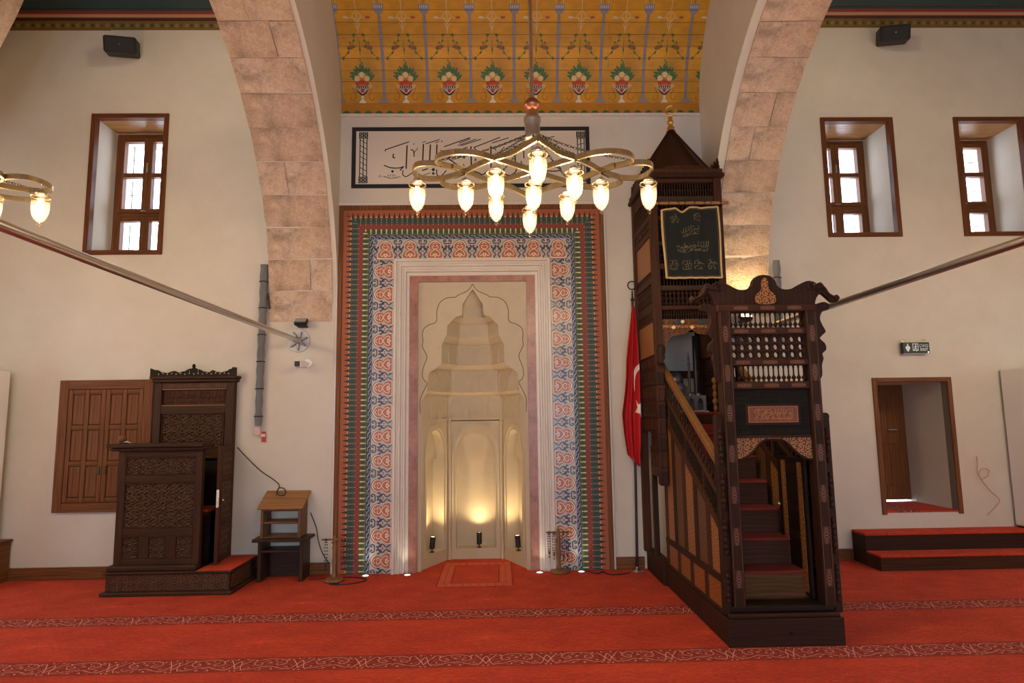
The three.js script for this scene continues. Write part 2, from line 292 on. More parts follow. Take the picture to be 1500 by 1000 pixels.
function arch(name, label, xs0, xs1, xp0, xp1, sd, roughLow) {
  const g = struct(name, label, [(xs0 + xs1) / 2, 0, 0]);
  const out = [[0, CEIL], [0, AY]]; for (let i = 1; i < 40; i++) { const t = Math.PI * i / 40; out.push([AR - (AR + 0.007) * Math.cos(t), AY + (AR + 0.007) * Math.sin(t)]); } out.push([2 * AR, AY], [2 * AR, CEIL]);
  M(g, 'spandrel', extrude(out.map(([z, y]) => [Math.max(0, Math.min(2 * AR, z)), y]).reverse(), xp1 - xp0), mPlaster, [xp1, 0, 0], [0, -Math.PI / 2, 0]);
  const n = 26, da = Math.PI / n, cuts = new Map(); let seedS = sd;
  for (let i = 0; i < n; i++) {
    const t = (i + 0.5) * da, h = AR * da - 0.004, w = xs1 - xs0, split = (i * 7 + sd) % 5 === 0 ? 0.42 : (i * 5 + sd) % 7 === 0 ? 0.66 : 0;
    const rough = i < 4 ? roughLow : 0.012, parts = split ? [[xs0, xs0 + w * split], [xs0 + w * split, xs1]] : [[xs0, xs1]];
    for (const [a, b] of parts) {
      const v = Math.floor(rnd() * 6), key = (b - a).toFixed(3) + v + rough; if (!cuts.has(key)) cuts.set(key, stoneBlock(b - a - 0.008, h, 0.24, rough, v + sd));
      const R = AR + 0.105 + rr(-0.004, 0.006);
      M(g, 'voussoir', cuts.get(key), mStoneL[Math.floor(rnd() * 3)], [(a + b) / 2, AY + R * Math.sin(t), AR - R * Math.cos(t)], [t + rr(-0.004, 0.004), 0, rr(-0.012, 0.012)]);
    }
  }
  B(g, 'pier', mPlaster, xp0, xp1, 0, CEIL, 2 * AR, 2 * AR + 0.66, 0);
}
arch('trim_1', 'pinkish stone arch rising from the wall left of the prayer niche', -2.50, -1.80, -2.50, -1.755, 2, 0.02);
arch('trim_2', 'yellowish rough stone arch rising from the wall behind the pulpit tower', 2.44, 3.03, 2.36, 3.03, 5, 0.026);
S('trim_3', 'plastered cross beam above the piers', box(X1 - X0, CEIL - 5.0, 0.66, 0), mPlaster, [(X0 + X1) / 2, (CEIL + 5.0) / 2, 2 * AR + 0.331]);
{ // stone haunch of the next arch at the far left
  const pts = [[-5.99, 4.55], [-5.35, 4.62], [-5.02, 4.95], [-4.86, 5.3], [-4.74, 5.6], [-4.64, 5.9], [-4.55, 6.4], [-4.5, 7.34], [-5.99, 7.34]];
  S('trim_4', 'rough pale stone haunch in the corner of the left bay', extrude(pts, 0.7, [], 0.012), mStoneL[2], [0, 0, 0.95]);
}
// painted board vaults
function vault(name, label, xa, xb, y0, za, zb, rise, mat, uPer, vPer, uOff, joints) {
  const g = struct(name, label, [(xa + xb) / 2, y0, za]), a = (zb - za) / 2, zc = (za + zb) / 2, pts = [], step = 0.122;
  const P = (t) => [zc - a * Math.cos(t), y0 + rise * Math.sin(t)];
  let last = P(0), s = 0; pts.push(last);
  for (let i = 1; i <= 6000; i++) { const q = P(Math.PI * i / 6000); s += Math.hypot(q[0] - last[0], q[1] - last[1]); last = q; if (s >= step) { pts.push(q); s = 0; } } pts.push(P(Math.PI));
  for (let i = 0; i + 1 < pts.length; i++) {
    const [z0, q0] = pts[i], [z1, q1] = pts[i + 1], h = Math.hypot(z1 - z0, q1 - q0), phi = Math.atan2(z1 - z0, q1 - q0), cut = joints[i % joints.length];
    for (const [u0, u1] of [[xa, cut], [cut, xb]]) {
      const gb = new THREE.BoxGeometry(u1 - u0 - 0.002, h - 0.0035, 0.022), uv = gb.attributes.uv, p = gb.attributes.position;
      for (let k = 0; k < uv.count; k++) uv.setXY(k, ((u0 + u1) / 2 + p.getX(k) - uOff) / uPer, (i * step + p.getY(k) + h / 2) / vPer);
      M(g, 'ceiling_board', gb, mat, [(u0 + u1) / 2, (q0 + q1) / 2 + 0.011 * Math.sin(phi), (z0 + z1) / 2 - 0.011 * Math.cos(phi) + rr(-0.0015, 0.0015)], [phi, 0, 0]);
    }
  }
}
const yellowTile = (x, W, H) => {                 // 0.49 m wide, 1.6 m high; columns at the edges, a vase of flowers between
  const m = H / 1.6, Y = (h) => H - h * m, leafC = 'rgb(46,98,52)', pale = 'rgb(196,186,166)', blue = 'rgb(96,96,122)';
  x.fillStyle = 'rgb(192,140,16)'; x.fillRect(0, 0, W, H);
  const d = x.getImageData(0, 0, W, H), a = d.data, f1 = fbm(31, 3, 9, 4), f2 = fbm(32, 6, 120, 3);
  for (let j = 0; j < H; j++) { const row = Math.floor((H - j) / (0.122 * m)), tone = 0.93 + 0.1 * ((row * 37 % 11) / 11); for (let i = 0; i < W; i++) { const k = tone * (0.80 + 0.26 * f1(i / W, j / H) + 0.14 * f2(i / W, j / H)), o = (j * W + i) * 4; a[o] *= k; a[o + 1] *= k; a[o + 2] *= k; } } x.putImageData(d, 0, 0);
  x.fillStyle = 'rgb(164,92,24)'; x.globalAlpha = 0.35; x.fillRect(0, Y(0.135), W, 0.135 * m); x.globalAlpha = 1;
  x.fillStyle = leafC; for (let k = 0; k < 4; k++) { x.beginPath(); x.arc((k + 0.5) * W / 4, Y(0), 0.042 * m, 0, 7); x.fill(); } x.fillRect(0, Y(0.012), W, 0.012 * m);
  for (const cx of [0, W]) {
    x.fillStyle = blue; x.fillRect(cx - 0.016 * m, Y(1.12), 0.032 * m, 0.98 * m); x.fillStyle = 'rgb(178,176,184)'; for (let h = 0.16; h < 1.1; h += 0.022) { x.fillRect(cx - 0.010 * m, Y(h), 0.007 * m, 0.012 * m); x.fillRect(cx + 0.004 * m, Y(h + 0.008), 0.007 * m, 0.012 * m); }
    x.fillStyle = 'rgb(128,128,142)'; x.beginPath(); x.moveTo(cx - 0.055 * m, Y(0.135)); x.lineTo(cx - 0.05 * m, Y(0.155)); x.lineTo(cx - 0.02 * m, Y(0.185)); x.lineTo(cx + 0.02 * m, Y(0.185)); x.lineTo(cx + 0.05 * m, Y(0.155)); x.lineTo(cx + 0.055 * m, Y(0.135)); x.fill();
    x.beginPath(); x.moveTo(cx - 0.025 * m, Y(1.06)); x.quadraticCurveTo(cx - 0.07 * m, Y(1.11), cx - 0.055 * m, Y(1.16)); x.lineTo(cx + 0.055 * m, Y(1.16)); x.quadraticCurveTo(cx + 0.07 * m, Y(1.11), cx + 0.025 * m, Y(1.06)); x.fill();
    x.fillStyle = 'rgb(214,210,206)'; for (let k = -2; k <= 2; k++) x.fillRect(cx + k * 0.02 * m - 3, Y(1.145), 6, 0.03 * m);
    x.fillStyle = leafC; x.beginPath(); x.ellipse(cx, Y(1.30), 0.036 * m, 0.075 * m, 0, 0, 7); x.fill(); x.fillRect(cx - 3, Y(1.24), 6, 0.08 * m);
    x.strokeStyle = pale; x.lineWidth = 5; for (const s of [-1, 1]) { x.beginPath(); x.moveTo(cx + s * 0.04 * m, Y(1.16)); x.bezierCurveTo(cx + s * 0.05 * m, Y(1.28), cx + s * 0.1 * m, Y(1.27), cx + s * 0.2 * m, Y(1.275)); x.lineTo(cx + s * 0.235 * m, Y(1.36)); x.stroke(); }
  }
  const c = W / 2; x.strokeStyle = pale; x.fillStyle = pale; x.lineWidth = 6;
  x.beginPath(); x.moveTo(c, Y(1.42)); x.lineTo(c, Y(0.87)); x.stroke();
  for (const s of [-1, 1]) {
    x.lineWidth = 5; x.beginPath(); x.moveTo(c, Y(0.96)); x.bezierCurveTo(c + s * 0.05 * m, Y(1.08), c + s * 0.06 * m, Y(0.99), c + s * 0.13 * m, Y(1.025)); x.stroke(); x.beginPath(); x.moveTo(c + s * 0.015 * m, Y(0.98)); x.lineTo(c + s * 0.05 * m, Y(1.04)); x.lineTo(c + s * 0.01 * m, Y(1.09)); x.stroke(); x.beginPath(); x.ellipse(c + s * 0.12 * m, Y(1.025), 0.028 * m, 0.012 * m, 0, 0, 7); x.fill();
    x.beginPath(); x.moveTo(c, Y(0.9)); x.lineTo(c + s * 0.03 * m, Y(0.97)); x.stroke();
    x.strokeStyle = leafC; x.lineWidth = 7; x.beginPath(); x.moveTo(c + s * 0.05 * m, Y(0.85)); x.quadraticCurveTo(c + s * 0.07 * m, Y(0.72), c + s * 0.19 * m, Y(0.61)); x.stroke(); x.fillStyle = leafC;
    for (const [u, v, r] of [[0.05, 0.85, 0.02], [0.06, 0.79, 0.014], [0.12, 0.72, 0.024], [0.07, 0.73, 0.022], [0.13, 0.67, 0.016], [0.19, 0.61, 0.018], [0.10, 0.77, 0.014]]) { x.beginPath(); x.ellipse(c + s * u * m, Y(v), r * m, r * m * 0.7, s * u * 8, 0, 7); x.fill(); }
    x.fillStyle = 'rgb(150,72,40)'; x.beginPath(); x.arc(c + s * 0.095 * m, Y(0.725), 0.024 * m, 0, 7); x.fill();
    x.strokeStyle = 'rgb(164,70,28)'; x.lineWidth = 8; x.beginPath(); x.moveTo(c + s * 0.10 * m, Y(0.33)); x.bezierCurveTo(c + s * 0.13 * m, Y(0.26), c + s * 0.05 * m, Y(0.24), c + s * 0.08 * m, Y(0.18)); x.bezierCurveTo(c + s * 0.1 * m, Y(0.14), c + s * 0.15 * m, Y(0.17), c + s * 0.125 * m, Y(0.2)); x.stroke(); x.strokeStyle = pale;
  }
  x.fillStyle = leafC; x.fillRect(c - 3, Y(0.8), 6, 0.16 * m); x.beginPath(); x.ellipse(c, Y(0.70), 0.008 * m, 0.03 * m, 0, 0, 7); x.fill();
  for (let k = 0; k < 26; k++) { const an = 0.15 + k / 26 * 2.85, r = 0.085 + 0.05 * ((k * 7) % 5) / 5; x.beginPath(); x.ellipse(c + Math.cos(an) * r * m * 1.05, Y(0.37 + Math.sin(an) * r * 1.25), 0.026 * m, 0.011 * m, -an, 0, 7); x.fill(); }
  for (let k = 0; k < 5; k++) { x.beginPath(); x.ellipse(c + (k % 2 ? 1 : -1) * 0.008 * m, Y(0.5 + k * 0.022), 0.016 * m * (1 - k * 0.12), 0.012 * m, 0.6, 0, 7); x.fill(); }
  for (const [u, v, r, col] of [[0, 0.44, 0.03, 'rgb(204,190,140)'], [-0.055, 0.40, 0.03, 'rgb(204,184,140)'], [0.055, 0.40, 0.03, 'rgb(206,176,120)'], [0, 0.36, 0.032, 'rgb(178,66,26)'], [-0.05, 0.345, 0.026, 'rgb(170,58,26)'], [0.05, 0.345, 0.026, 'rgb(170,70,30)'], [-0.09, 0.32, 0.024, 'rgb(190,150,90)'], [0.09, 0.32, 0.024, 'rgb(196,160,100)']]) { x.fillStyle = col; x.beginPath(); x.arc(c + u * m, Y(v), r * m, 0, 7); x.fill(); }
  x.fillStyle = 'rgb(30,30,48)'; x.beginPath(); x.moveTo(c - 0.085 * m, Y(0.305)); x.quadraticCurveTo(c, Y(0.335), c + 0.085 * m, Y(0.305)); x.quadraticCurveTo(c + 0.05 * m, Y(0.245), c + 0.012 * m, Y(0.215)); x.lineTo(c - 0.012 * m, Y(0.215)); x.quadraticCurveTo(c - 0.05 * m, Y(0.245), c - 0.085 * m, Y(0.305)); x.fill();
  x.strokeStyle = 'rgb(216,212,206)'; x.lineWidth = 8; for (let k = -3; k <= 3; k++) { x.beginPath(); x.moveTo(c, Y(0.235)); x.lineTo(c + k * 0.027 * m, Y(0.318 - Math.abs(k) * 0.004)); x.stroke(); }
  x.fillStyle = 'rgb(170,40,28)'; x.beginPath(); x.arc(c, Y(0.268), 0.022 * m, 0, 7); x.fill();
  x.fillStyle = 'rgb(206,204,204)'; x.fillRect(c - 0.014 * m, Y(0.215), 0.028 * m, 0.03 * m); x.beginPath(); x.moveTo(c, Y(0.19)); x.lineTo(c + 0.042 * m, Y(0.132)); x.lineTo(c - 0.042 * m, Y(0.132)); x.fill();
};
const mYellow = std({ map: canvasTex(512, 1672, yellowTile), roughness: 0.55 });
mYellow.map.wrapT = THREE.MirroredRepeatWrapping;
vault('ceiling_vault_1', 'yellow painted board vault with columns and flower vases', -1.755, 2.36, 5.06, 0.0, 2 * AR, 1.8, mYellow, 0.495, 1.6, -1.757, [1.29, 1.31, 1.28, 0.2, 1.30]);
const mDarkVault = std({ map: canvasTex(512, 768, (x, W, H) => {     // 1.6 m tall, dark painted stripes
  const m = H / 1.6, Y = (h) => H - h * m, strip = (a, b, c) => { x.fillStyle = c; x.fillRect(0, Y(b), W, (b - a) * m + 1); };
  strip(0, 1.6, 'rgb(46,30,22)'); strip(0, 0.115, 'rgb(112,86,34)'); strip(0.115, 0.15, 'rgb(70,26,20)'); strip(0.15, 0.185, 'rgb(170,128,96)'); strip(0.185, 0.22, 'rgb(120,40,30)'); strip(0.22, 0.34, 'rgb(34,56,58)'); strip(0.34, 0.37, 'rgb(176,158,128)'); strip(0.37, 0.43, 'rgb(52,38,32)'); strip(0.43, 0.5, 'rgb(130,94,48)');
  for (let k = 0; k < 8; k++) { x.fillStyle = 'rgb(120,112,72)'; x.beginPath(); x.arc((k + 0.5) * W / 8, Y(0.06), 0.026 * m, 0, 7); x.fill(); x.fillStyle = 'rgb(58,62,26)'; x.beginPath(); x.arc((k + 1) * W / 8, Y(0.06), 0.02 * m, 0, 7); x.fill(); }
  x.strokeStyle = 'rgb(140,130,106)'; x.lineWidth = 3; for (let k = 0; k < 6; k++) { x.beginPath(); x.ellipse((k + 0.5) * W / 6, Y(0.465), 26, 8, 0, 0, 7); x.stroke(); }
}), roughness: 0.6 });
mDarkVault.map.wrapT = THREE.MirroredRepeatWrapping;
vault('ceiling_vault_2', 'dark painted board vault over the left bay', X0, -2.50, 6.08, 0, 2 * AR, 1.1, mDarkVault, 0.9, 1.6, 0, [-4.4, -3.6, -5.0]);
vault('ceiling_vault_3', 'dark painted board vault over the right bay', XP, X1, 6.25, ZR, 2 * AR, 0.95, mDarkVault, 0.9, 1.6, 0, [5.2, 4.4, 6.1]);
S('trim_5', 'thin white plaster ledge under the yellow vault', box(2.36 + 1.755, 0.03, 0.035, 0.004), mMarble, [(2.36 - 1.755) / 2, 5.04, 0.0175]);
// baseboards
[[-5.6, -3.72, 0], [-2.0, -1.76, 0], [1.2, 1.53, 0], [XP, 3.87, ZR]].forEach(([a, b, z], i) => S('baseboard_' + ['left', 'niche_left', 'niche_right', 'right'][i], 'low brown wooden skirting along the wall foot', box(b - a, 0.125, 0.022), mWoodMid, [(a + b) / 2, 0.0625, z + 0.011]));

// windows
function makeWindow(i, [x0, x1, y0, y1, zf, zb], label) {
  const g = struct('window_' + i, label, [(x0 + x1) / 2, y0, zf]), c = 0.052, t = 0.012;
  B(g, 'casing_board', mWoodCase, x0 - c, x0, y0 - c, y1 + c, zf - 0.06, zf + 0.018); B(g, 'casing_board', mWoodCase, x1, x1 + c, y0 - c, y1 + c, zf - 0.06, zf + 0.018);
  B(g, 'casing_board', mWoodCase, x0, x1, y1, y1 + c, zf - 0.06, zf + 0.018); B(g, 'casing_board', mWoodCase, x0, x1, y0 - c, y0, zf - 0.06, zf + 0.018);
  for (const x of [x0 - t, x1]) B(g, 'reveal_lining', mPlaster, x, x + t, y0, y1, zb, zf - 0.06, 0);
  const nb = Math.round((zf - 0.06 - zb) / 0.11), bw = (zf - 0.06 - zb) / nb;
  for (let k = 0; k < nb; k++) B(g, 'soffit_board', mWoodHoney, x0, x1, y1, y1 + t, zb + k * bw + 0.001, zb + (k + 1) * bw - 0.001, 0.001);
  B(g, 'sill_board', mWoodCase, x0, x1, y0 - t, y0, zb, zf - 0.06, 0.002);
  const H = y1 - y0, fw = 0.05, z0 = zb - 0.06, z1 = zb, ty = y0 + H * 0.345;
  for (const x of [x0, x1 - fw]) B(g, 'frame_stile', mWoodMid, x, x + fw, y0, y1, z0, z1);
  for (const y of [y0, ty - 0.02, y1 - fw]) B(g, 'frame_rail', mWoodMid, x0 + fw, x1 - fw, y, y + (y === ty - 0.02 ? 0.045 : fw), z0, z1);
  const xm = (x0 + x1) / 2;
  for (const [a, b] of [[x0 + fw, xm], [xm, x1 - fw]]) for (const [p, q, rows] of [[y0 + fw, ty - 0.02, 1], [ty + 0.025, y1 - fw, 2]]) {
    const s = 0.052;
    for (const x of [a, b - s]) B(g, 'sash_stile', mWoodMid, x, x + s, p, q, z0 - 0.004, z1 + 0.014);
    const ph = (q - p - s * (rows + 1)) / rows;
    for (let r = 0; r <= rows; r++) B(g, 'sash_rail', mWoodMid, a + s, b - s, p + r * (ph + s), p + r * (ph + s) + s, z0, z1 + 0.01);
    for (let r = 0; r < rows; r++) {
      const py = p + s + r * (ph + s);
      M(g, 'pane', new THREE.PlaneGeometry(b - a - 2 * s, ph), mGlass, [(a + b) / 2, py + ph / 2, z0 + 0.02]);
      for (const f of [0.12, 0.56]) B(g, 'grille_bar', mBlackMetal, a + s, b - s, py + ph * f - 0.003, py + ph * f + 0.003, z0 - 0.08, z0 - 0.074, 0);
      B(g, 'grille_bar', mBlackMetal, a + s + 0.03, a + s + 0.036, py, py + ph, z0 - 0.073, z0 - 0.067, 0);
    }
  }
  B(g, 'handle', mSteel, xm - 0.045, xm + 0.02, ty + 0.036, ty + 0.05, z1 + 0.02, z1 + 0.035); B(g, 'handle', mSteel, xm - 0.008, xm + 0.008, y0 + H * 0.68, y0 + H * 0.76, z1 + 0.015, z1 + 0.03);
}
makeWindow(1, WIN[0], 'deep set wooden window in the left bay wall');
makeWindow(2, WIN[1], 'deep set wooden window nearer the right arch');
makeWindow(3, WIN[2], 'deep set wooden window farther from the right arch');

// low doorway on the right
{
  const g = struct('door_1', 'low doorway with wooden frame and brown door at the end of a short passage', [4.69, 0.5, ZR]), x0 = 4.29, x1 = 5.10, y0 = 0.5, y1 = 1.945, c = 0.05;
  B(g, 'casing_board', mWoodMid, x0 - c, x0, y0 - 0.02, y1 + c, ZR - 0.1, ZR + 0.018); B(g, 'casing_board', mWoodMid, x1, x1 + c, y0 - 0.02, y1 + c, ZR - 0.1, ZR + 0.018); B(g, 'casing_board', mWoodMid, x0, x1, y1, y1 + c, ZR - 0.1, ZR + 0.018);
  B(g, 'carpet_strip', mCarpetBand, x0, x1, y0, y0 + 0.018, ZR - 0.76, ZR + 0.006, 0.002);
  const zd = -1.0; B(g, 'door_leaf', mWoodMid, x0, x1, y0 + 0.032, y1, zd - 0.04, zd);
  for (const [p, q] of [[0.2, 0.62], [0.72, 1.32]]) for (const [a, b] of [[x0 + 0.08, x0 + 0.36], [x0 + 0.45, x0 + 0.73]]) B(g, 'door_panel', mWoodMid, a, b, y0 + p, y0 + q, zd, zd + 0.012, 0.005);
  B(g, 'lock_plate', mSteel, x1 - 0.16, x1 - 0.125, y0 + 0.75, y0 + 0.95, zd + 0.001, zd + 0.01); B(g, 'door_handle', mSteel, x1 - 0.25, x1 - 0.135, y0 + 0.88, y0 + 0.9, zd + 0.03, zd + 0.05);
}
// carpeted steps along the right wall
{
  const t = thing('carpeted_steps', 'two low wooden steps topped with red carpet under the doorway', 'steps', [5.6, 0, 0]);
  B(t, 'riser_board', mWoodDark, 3.88, X1, 0, 0.305, ZR, 0.05); B(t, 'carpet_top', mCarpet, 3.88, X1, 0.305, 0.33, ZR, 0.06, 0.004);
  B(t, 'riser_board', mWoodRed, 3.88, X1, 0, 0.132, 0.051, 0.31); B(t, 'carpet_top', mCarpet, 3.88, X1, 0.132, 0.152, 0.061, 0.32, 0.004);
}

// ---------- prayer niche ----------
{
  const t = thing('mihrab', 'tall prayer niche framed by painted border, patterned tiles and white moulding', 'prayer niche', [CX, 0, 0]);
  // U-shaped frame: outer half width w, top y, inner half width, inner top
  const U = (w0, h0, w1, h1) => [[CX - w0, 0], [CX - w1, 0], [CX - w1, h1], [CX + w1, h1], [CX + w1, 0], [CX + w0, 0], [CX + w0, h0], [CX - w0, h0]].reverse();
  M(t, 'outer_moulding', extrude(U(1.475, 3.975, 1.425, 3.92), 0.05, [], 0.008), mWoodMid, [0, 0, 0]);
  M(t, 'outer_fillet', extrude(U(1.50, 4.01, 1.475, 3.975), 0.03, [], 0.005), mMarble, [0, 0, 0]);
  // painted border: strips with spikes and lozenges, mitred at the corners
  const PER = 0.0575;
  const mBorder = std({ roughness: 0.6, map: canvasTex(256, 1024, (x, W, H) => {   // four repeats along x, outer edge at the top
    const band = (a, b, c) => { x.fillStyle = c; x.fillRect(0, a * H, W, (b - a) * H + 1); }, p = W / 4;
    band(0, 0.30, 'rgb(152,86,52)'); band(0.30, 0.55, 'rgb(66,72,60)'); band(0.55, 0.78, 'rgb(104,54,44)'); band(0.78, 1, 'rgb(78,92,62)');
    for (let k = 0; k < 5; k++) {
      const c = k * p;
      x.fillStyle = 'rgb(34,22,18)'; x.beginPath(); x.moveTo(c - p * 0.2, 0.31 * H); x.quadraticCurveTo(c - p * 0.12, 0.16 * H, c, 0.10 * H); x.quadraticCurveTo(c + p * 0.12, 0.16 * H, c + p * 0.2, 0.31 * H); x.fill();
      x.fillStyle = 'rgb(206,150,98)'; x.beginPath(); x.ellipse(c + p / 2, 0.285 * H, p * 0.26, 0.025 * H, 0, 0, 7); x.fill();
      x.fillStyle = 'rgb(36,66,62)'; x.beginPath(); x.moveTo(c - p * 0.45, 0.43 * H); x.lineTo(c, 0.32 * H); x.lineTo(c + p * 0.45, 0.43 * H); x.lineTo(c, 0.54 * H); x.fill();
      x.fillStyle = 'rgb(150,150,128)'; x.fillRect(c + p * 0.46, 0.33 * H, p * 0.08, 0.20 * H);
      x.fillStyle = 'rgb(132,56,44)'; x.beginPath(); x.ellipse(c, 0.665 * H, p * 0.42, 0.085 * H, 0, 0, 7); x.fill();
      x.fillStyle = 'rgb(190,164,120)'; x.fillRect(c + p * 0.44, 0.56 * H, p * 0.12, 0.05 * H); x.fillRect(c + p * 0.44, 0.73 * H, p * 0.12, 0.05 * H);
      x.fillStyle = 'rgb(214,200,140)'; x.beginPath(); x.moveTo(c + p * 0.36, 0.77 * H); x.lineTo(c + p * 0.64, 0.77 * H); x.lineTo(c + p * 0.55, 0.97 * H); x.lineTo(c + p * 0.45, 0.97 * H); x.fill();
      x.fillStyle = 'rgb(46,78,52)'; x.beginPath(); x.ellipse(c, 0.86 * H, p * 0.3, 0.07 * H, 0, 0, 7); x.fill();
    }
  }) });
  const mBraid = std({ roughness: 0.4, map: canvasTex(128, 64, (x, W, H) => { x.fillStyle = 'rgb(38,54,96)'; x.fillRect(0, 0, W, H); x.strokeStyle = 'rgb(206,206,204)'; x.lineWidth = 7; for (const k of [-1, 0, 1, 2]) { x.beginPath(); x.moveTo(k * 64 - 10, 14); x.lineTo(k * 64 + 22, 14); x.lineTo(k * 64 + 42, 50); x.lineTo(k * 64 + 74, 50); x.stroke(); } }) });
  // three mitred strips between (w0, h0) and (w1, h1), u along, v across
  const strips = (name, w0, h0, w1, h1, z0, z1, mat, per) => {
    const quad = (pts, len) => { const P = [], UV = [], N = 1; const q = (a, b, c, d, ua, ub, uc, ud) => { P.push(...a, ...b, ...c, ...a, ...c, ...d); UV.push(...ua, ...ub, ...uc, ...ua, ...uc, ...ud); };
      const [o0, o1, i1, i0] = pts.map(([x, y, u, v]) => ({ f: [x, y, z1], b: [x, y, z0], t: [u / per / 4, v] }));
      q(i0.f, i1.f, o1.f, o0.f, i0.t, i1.t, o1.t, o0.t); q(i0.b, i1.b, i1.f, i0.f, i0.t, i1.t, i1.t, i0.t); q(o0.f, o1.f, o1.b, o0.b, o0.t, o1.t, o1.t, o0.t);
      const g = new THREE.BufferGeometry(); g.setAttribute('position', new THREE.Float32BufferAttribute(P, 3)); g.setAttribute('uv', new THREE.Float32BufferAttribute(UV, 2)); g.computeVertexNormals(); return g; };
    M(t, name, quad([[CX - w0, h0, -w0, 1], [CX + w0, h0, w0, 1], [CX + w1, h1, w1, 0], [CX - w1, h1, -w1, 0]]), mat);
    M(t, name, quad([[CX - w0, 0, 0, 1], [CX - w0, h0, h0, 1], [CX - w1, h1, h1, 0], [CX - w1, 0, 0, 0]]), mat);
    M(t, name, quad([[CX + w0, h0, -h0, 1], [CX + w0, 0, 0, 1], [CX + w1, 0, 0, 0], [CX + w1, h1, -h1, 0]]), mat);
  };
  strips('painted_border', 1.425, 3.92, 1.135, 3.63, 0, 0.028, mBorder, PER);
  strips('braid_strip', 1.135, 3.63, 1.098, 3.59, 0, 0.022, mBraid, 0.0375);
  // tiles with orange palmettes
  const mTile = std({ roughness: 0.28, map: canvasTex(264, 240, (x, W, H) => {
    x.fillStyle = 'rgb(186,180,170)'; x.fillRect(0, 0, W, H); const navy = 'rgb(58,66,90)', or = 'rgb(176,106,72)', wh = 'rgb(222,214,202)';
    for (const s of [-1, 1]) { x.save(); x.translate(s > 0 ? W : 0, 0); x.scale(s > 0 ? -1 : 1, 1); x.strokeStyle = x.fillStyle = navy; x.lineCap = 'round'; x.lineWidth = 13;
      x.beginPath(); x.moveTo(0, 52); x.bezierCurveTo(26, 70, 52, 34, 34, 16); x.bezierCurveTo(22, 6, 10, 20, 20, 30); x.stroke();
      x.beginPath(); x.moveTo(4, 96); x.bezierCurveTo(44, 104, 54, 140, 30, 160); x.bezierCurveTo(10, 170, 10, 200, 30, 214); x.stroke();
      x.beginPath(); x.ellipse(26, 118, 22, 14, 0.8, 0, 7); x.fill(); x.beginPath(); x.ellipse(14, 84, 14, 10, -0.5, 0, 7); x.fill(); x.beginPath(); x.ellipse(44, 214, 22, 9, 0, 0, 7); x.fill(); x.beginPath(); x.ellipse(54, 96, 10, 20, 0.5, 0, 7); x.fill();
      x.fillStyle = 'rgb(110,120,150)'; x.beginPath(); x.ellipse(10, 186, 8, 14, 0, 0, 7); x.fill(); x.fillStyle = 'rgb(164,72,52)'; x.beginPath(); x.ellipse(8, 142, 7, 10, 0, 0, 7); x.fill(); x.restore(); }
    const c = W / 2, pal = (k) => { const X = 1.16; x.beginPath(); x.moveTo(c, 120 - 104 * k); x.bezierCurveTo(c + 66 * k * X, 120 - 84 * k, c + 72 * k * X, 120 - 20 * k, c + 34 * k * X, 120 + 10 * k); x.bezierCurveTo(c + 90 * k * X, 120 + 50 * k, c + 84 * k * X, 120 + 108 * k, c + 66 * k * X, 120 + 112 * k); x.lineTo(c - 66 * k * X, 120 + 112 * k); x.bezierCurveTo(c - 84 * k * X, 120 + 108 * k, c - 90 * k * X, 120 + 50 * k, c - 34 * k * X, 120 + 10 * k); x.bezierCurveTo(c - 72 * k * X, 120 - 20 * k, c - 66 * k * X, 120 - 84 * k, c, 120 - 104 * k); };
    x.fillStyle = navy; pal(1.1); x.fill(); x.fillStyle = wh; pal(1.03); x.fill(); x.fillStyle = or; pal(0.9); x.fill(); x.strokeStyle = wh; x.lineWidth = 8; x.lineCap = 'round';
    for (const q of [-1, 1]) { x.beginPath(); x.moveTo(c + q * 8, 84); x.bezierCurveTo(c + q * 30, 66, c + q * 44, 100, c + q * 20, 112); x.bezierCurveTo(c, 122, c - q * 40, 136, c - q * 52, 176); x.bezierCurveTo(c - q * 56, 200, c - q * 30, 208, c - q * 26, 188); x.stroke(); x.beginPath(); x.moveTo(c + q * 4, 40); x.lineTo(c + q * 22, 60); x.stroke(); }
    x.fillStyle = wh; x.beginPath(); x.moveTo(c, 214); x.bezierCurveTo(c - 34, 190, c - 24, 158, c, 172); x.bezierCurveTo(c + 24, 158, c + 34, 190, c, 214); x.fill(); x.fillStyle = or; x.beginPath(); x.ellipse(c, 188, 8, 9, 0, 0, 7); x.fill();
  }, { wrap: false }) });
  const TW = 0.235, TL = 2 * 1.0975 / 8, tg = new THREE.BoxGeometry(TL - 0.002, TW - 0.002, 0.014);
  { const uv = tg.attributes.uv; void uv; }
  const wc = 0.980, hc = 3.59 - TW / 2;
  for (let k = 0; k < 8; k++) M(t, 'tile', tg, mTile, [CX - 1.0975 + (k + 0.5) * TL, hc, 0.007]);
  const ns = 13, ls = (3.59 - TW) / ns, tgs = new THREE.BoxGeometry(ls - 0.002, TW - 0.002, 0.014);
  for (const s of [-1, 1]) for (let k = 0; k < ns; k++) M(t, 'tile', tgs, mTile, [CX + s * wc, (k + 0.5) * ls, 0.007], [0, 0, -s * Math.PI / 2]);
  // white stepped marble moulding
  const st = [[0.862, 3.355, 0.828, 3.325, 0.075], [0.828, 3.325, 0.803, 3.298, 0.058], [0.803, 3.298, 0.778, 3.270, 0.066], [0.778, 3.270, 0.752, 3.240, 0.044], [0.752, 3.240, 0.727, 3.212, 0.052], [0.727, 3.212, 0.692, 3.172, 0.022]];
  for (const [w0, h0, w1, h1, d] of st) M(t, 'marble_moulding', extrude(U(w0, h0, w1, h1), d + 0.03, [], 0.006), mMarble, [0, 0, -0.03]);
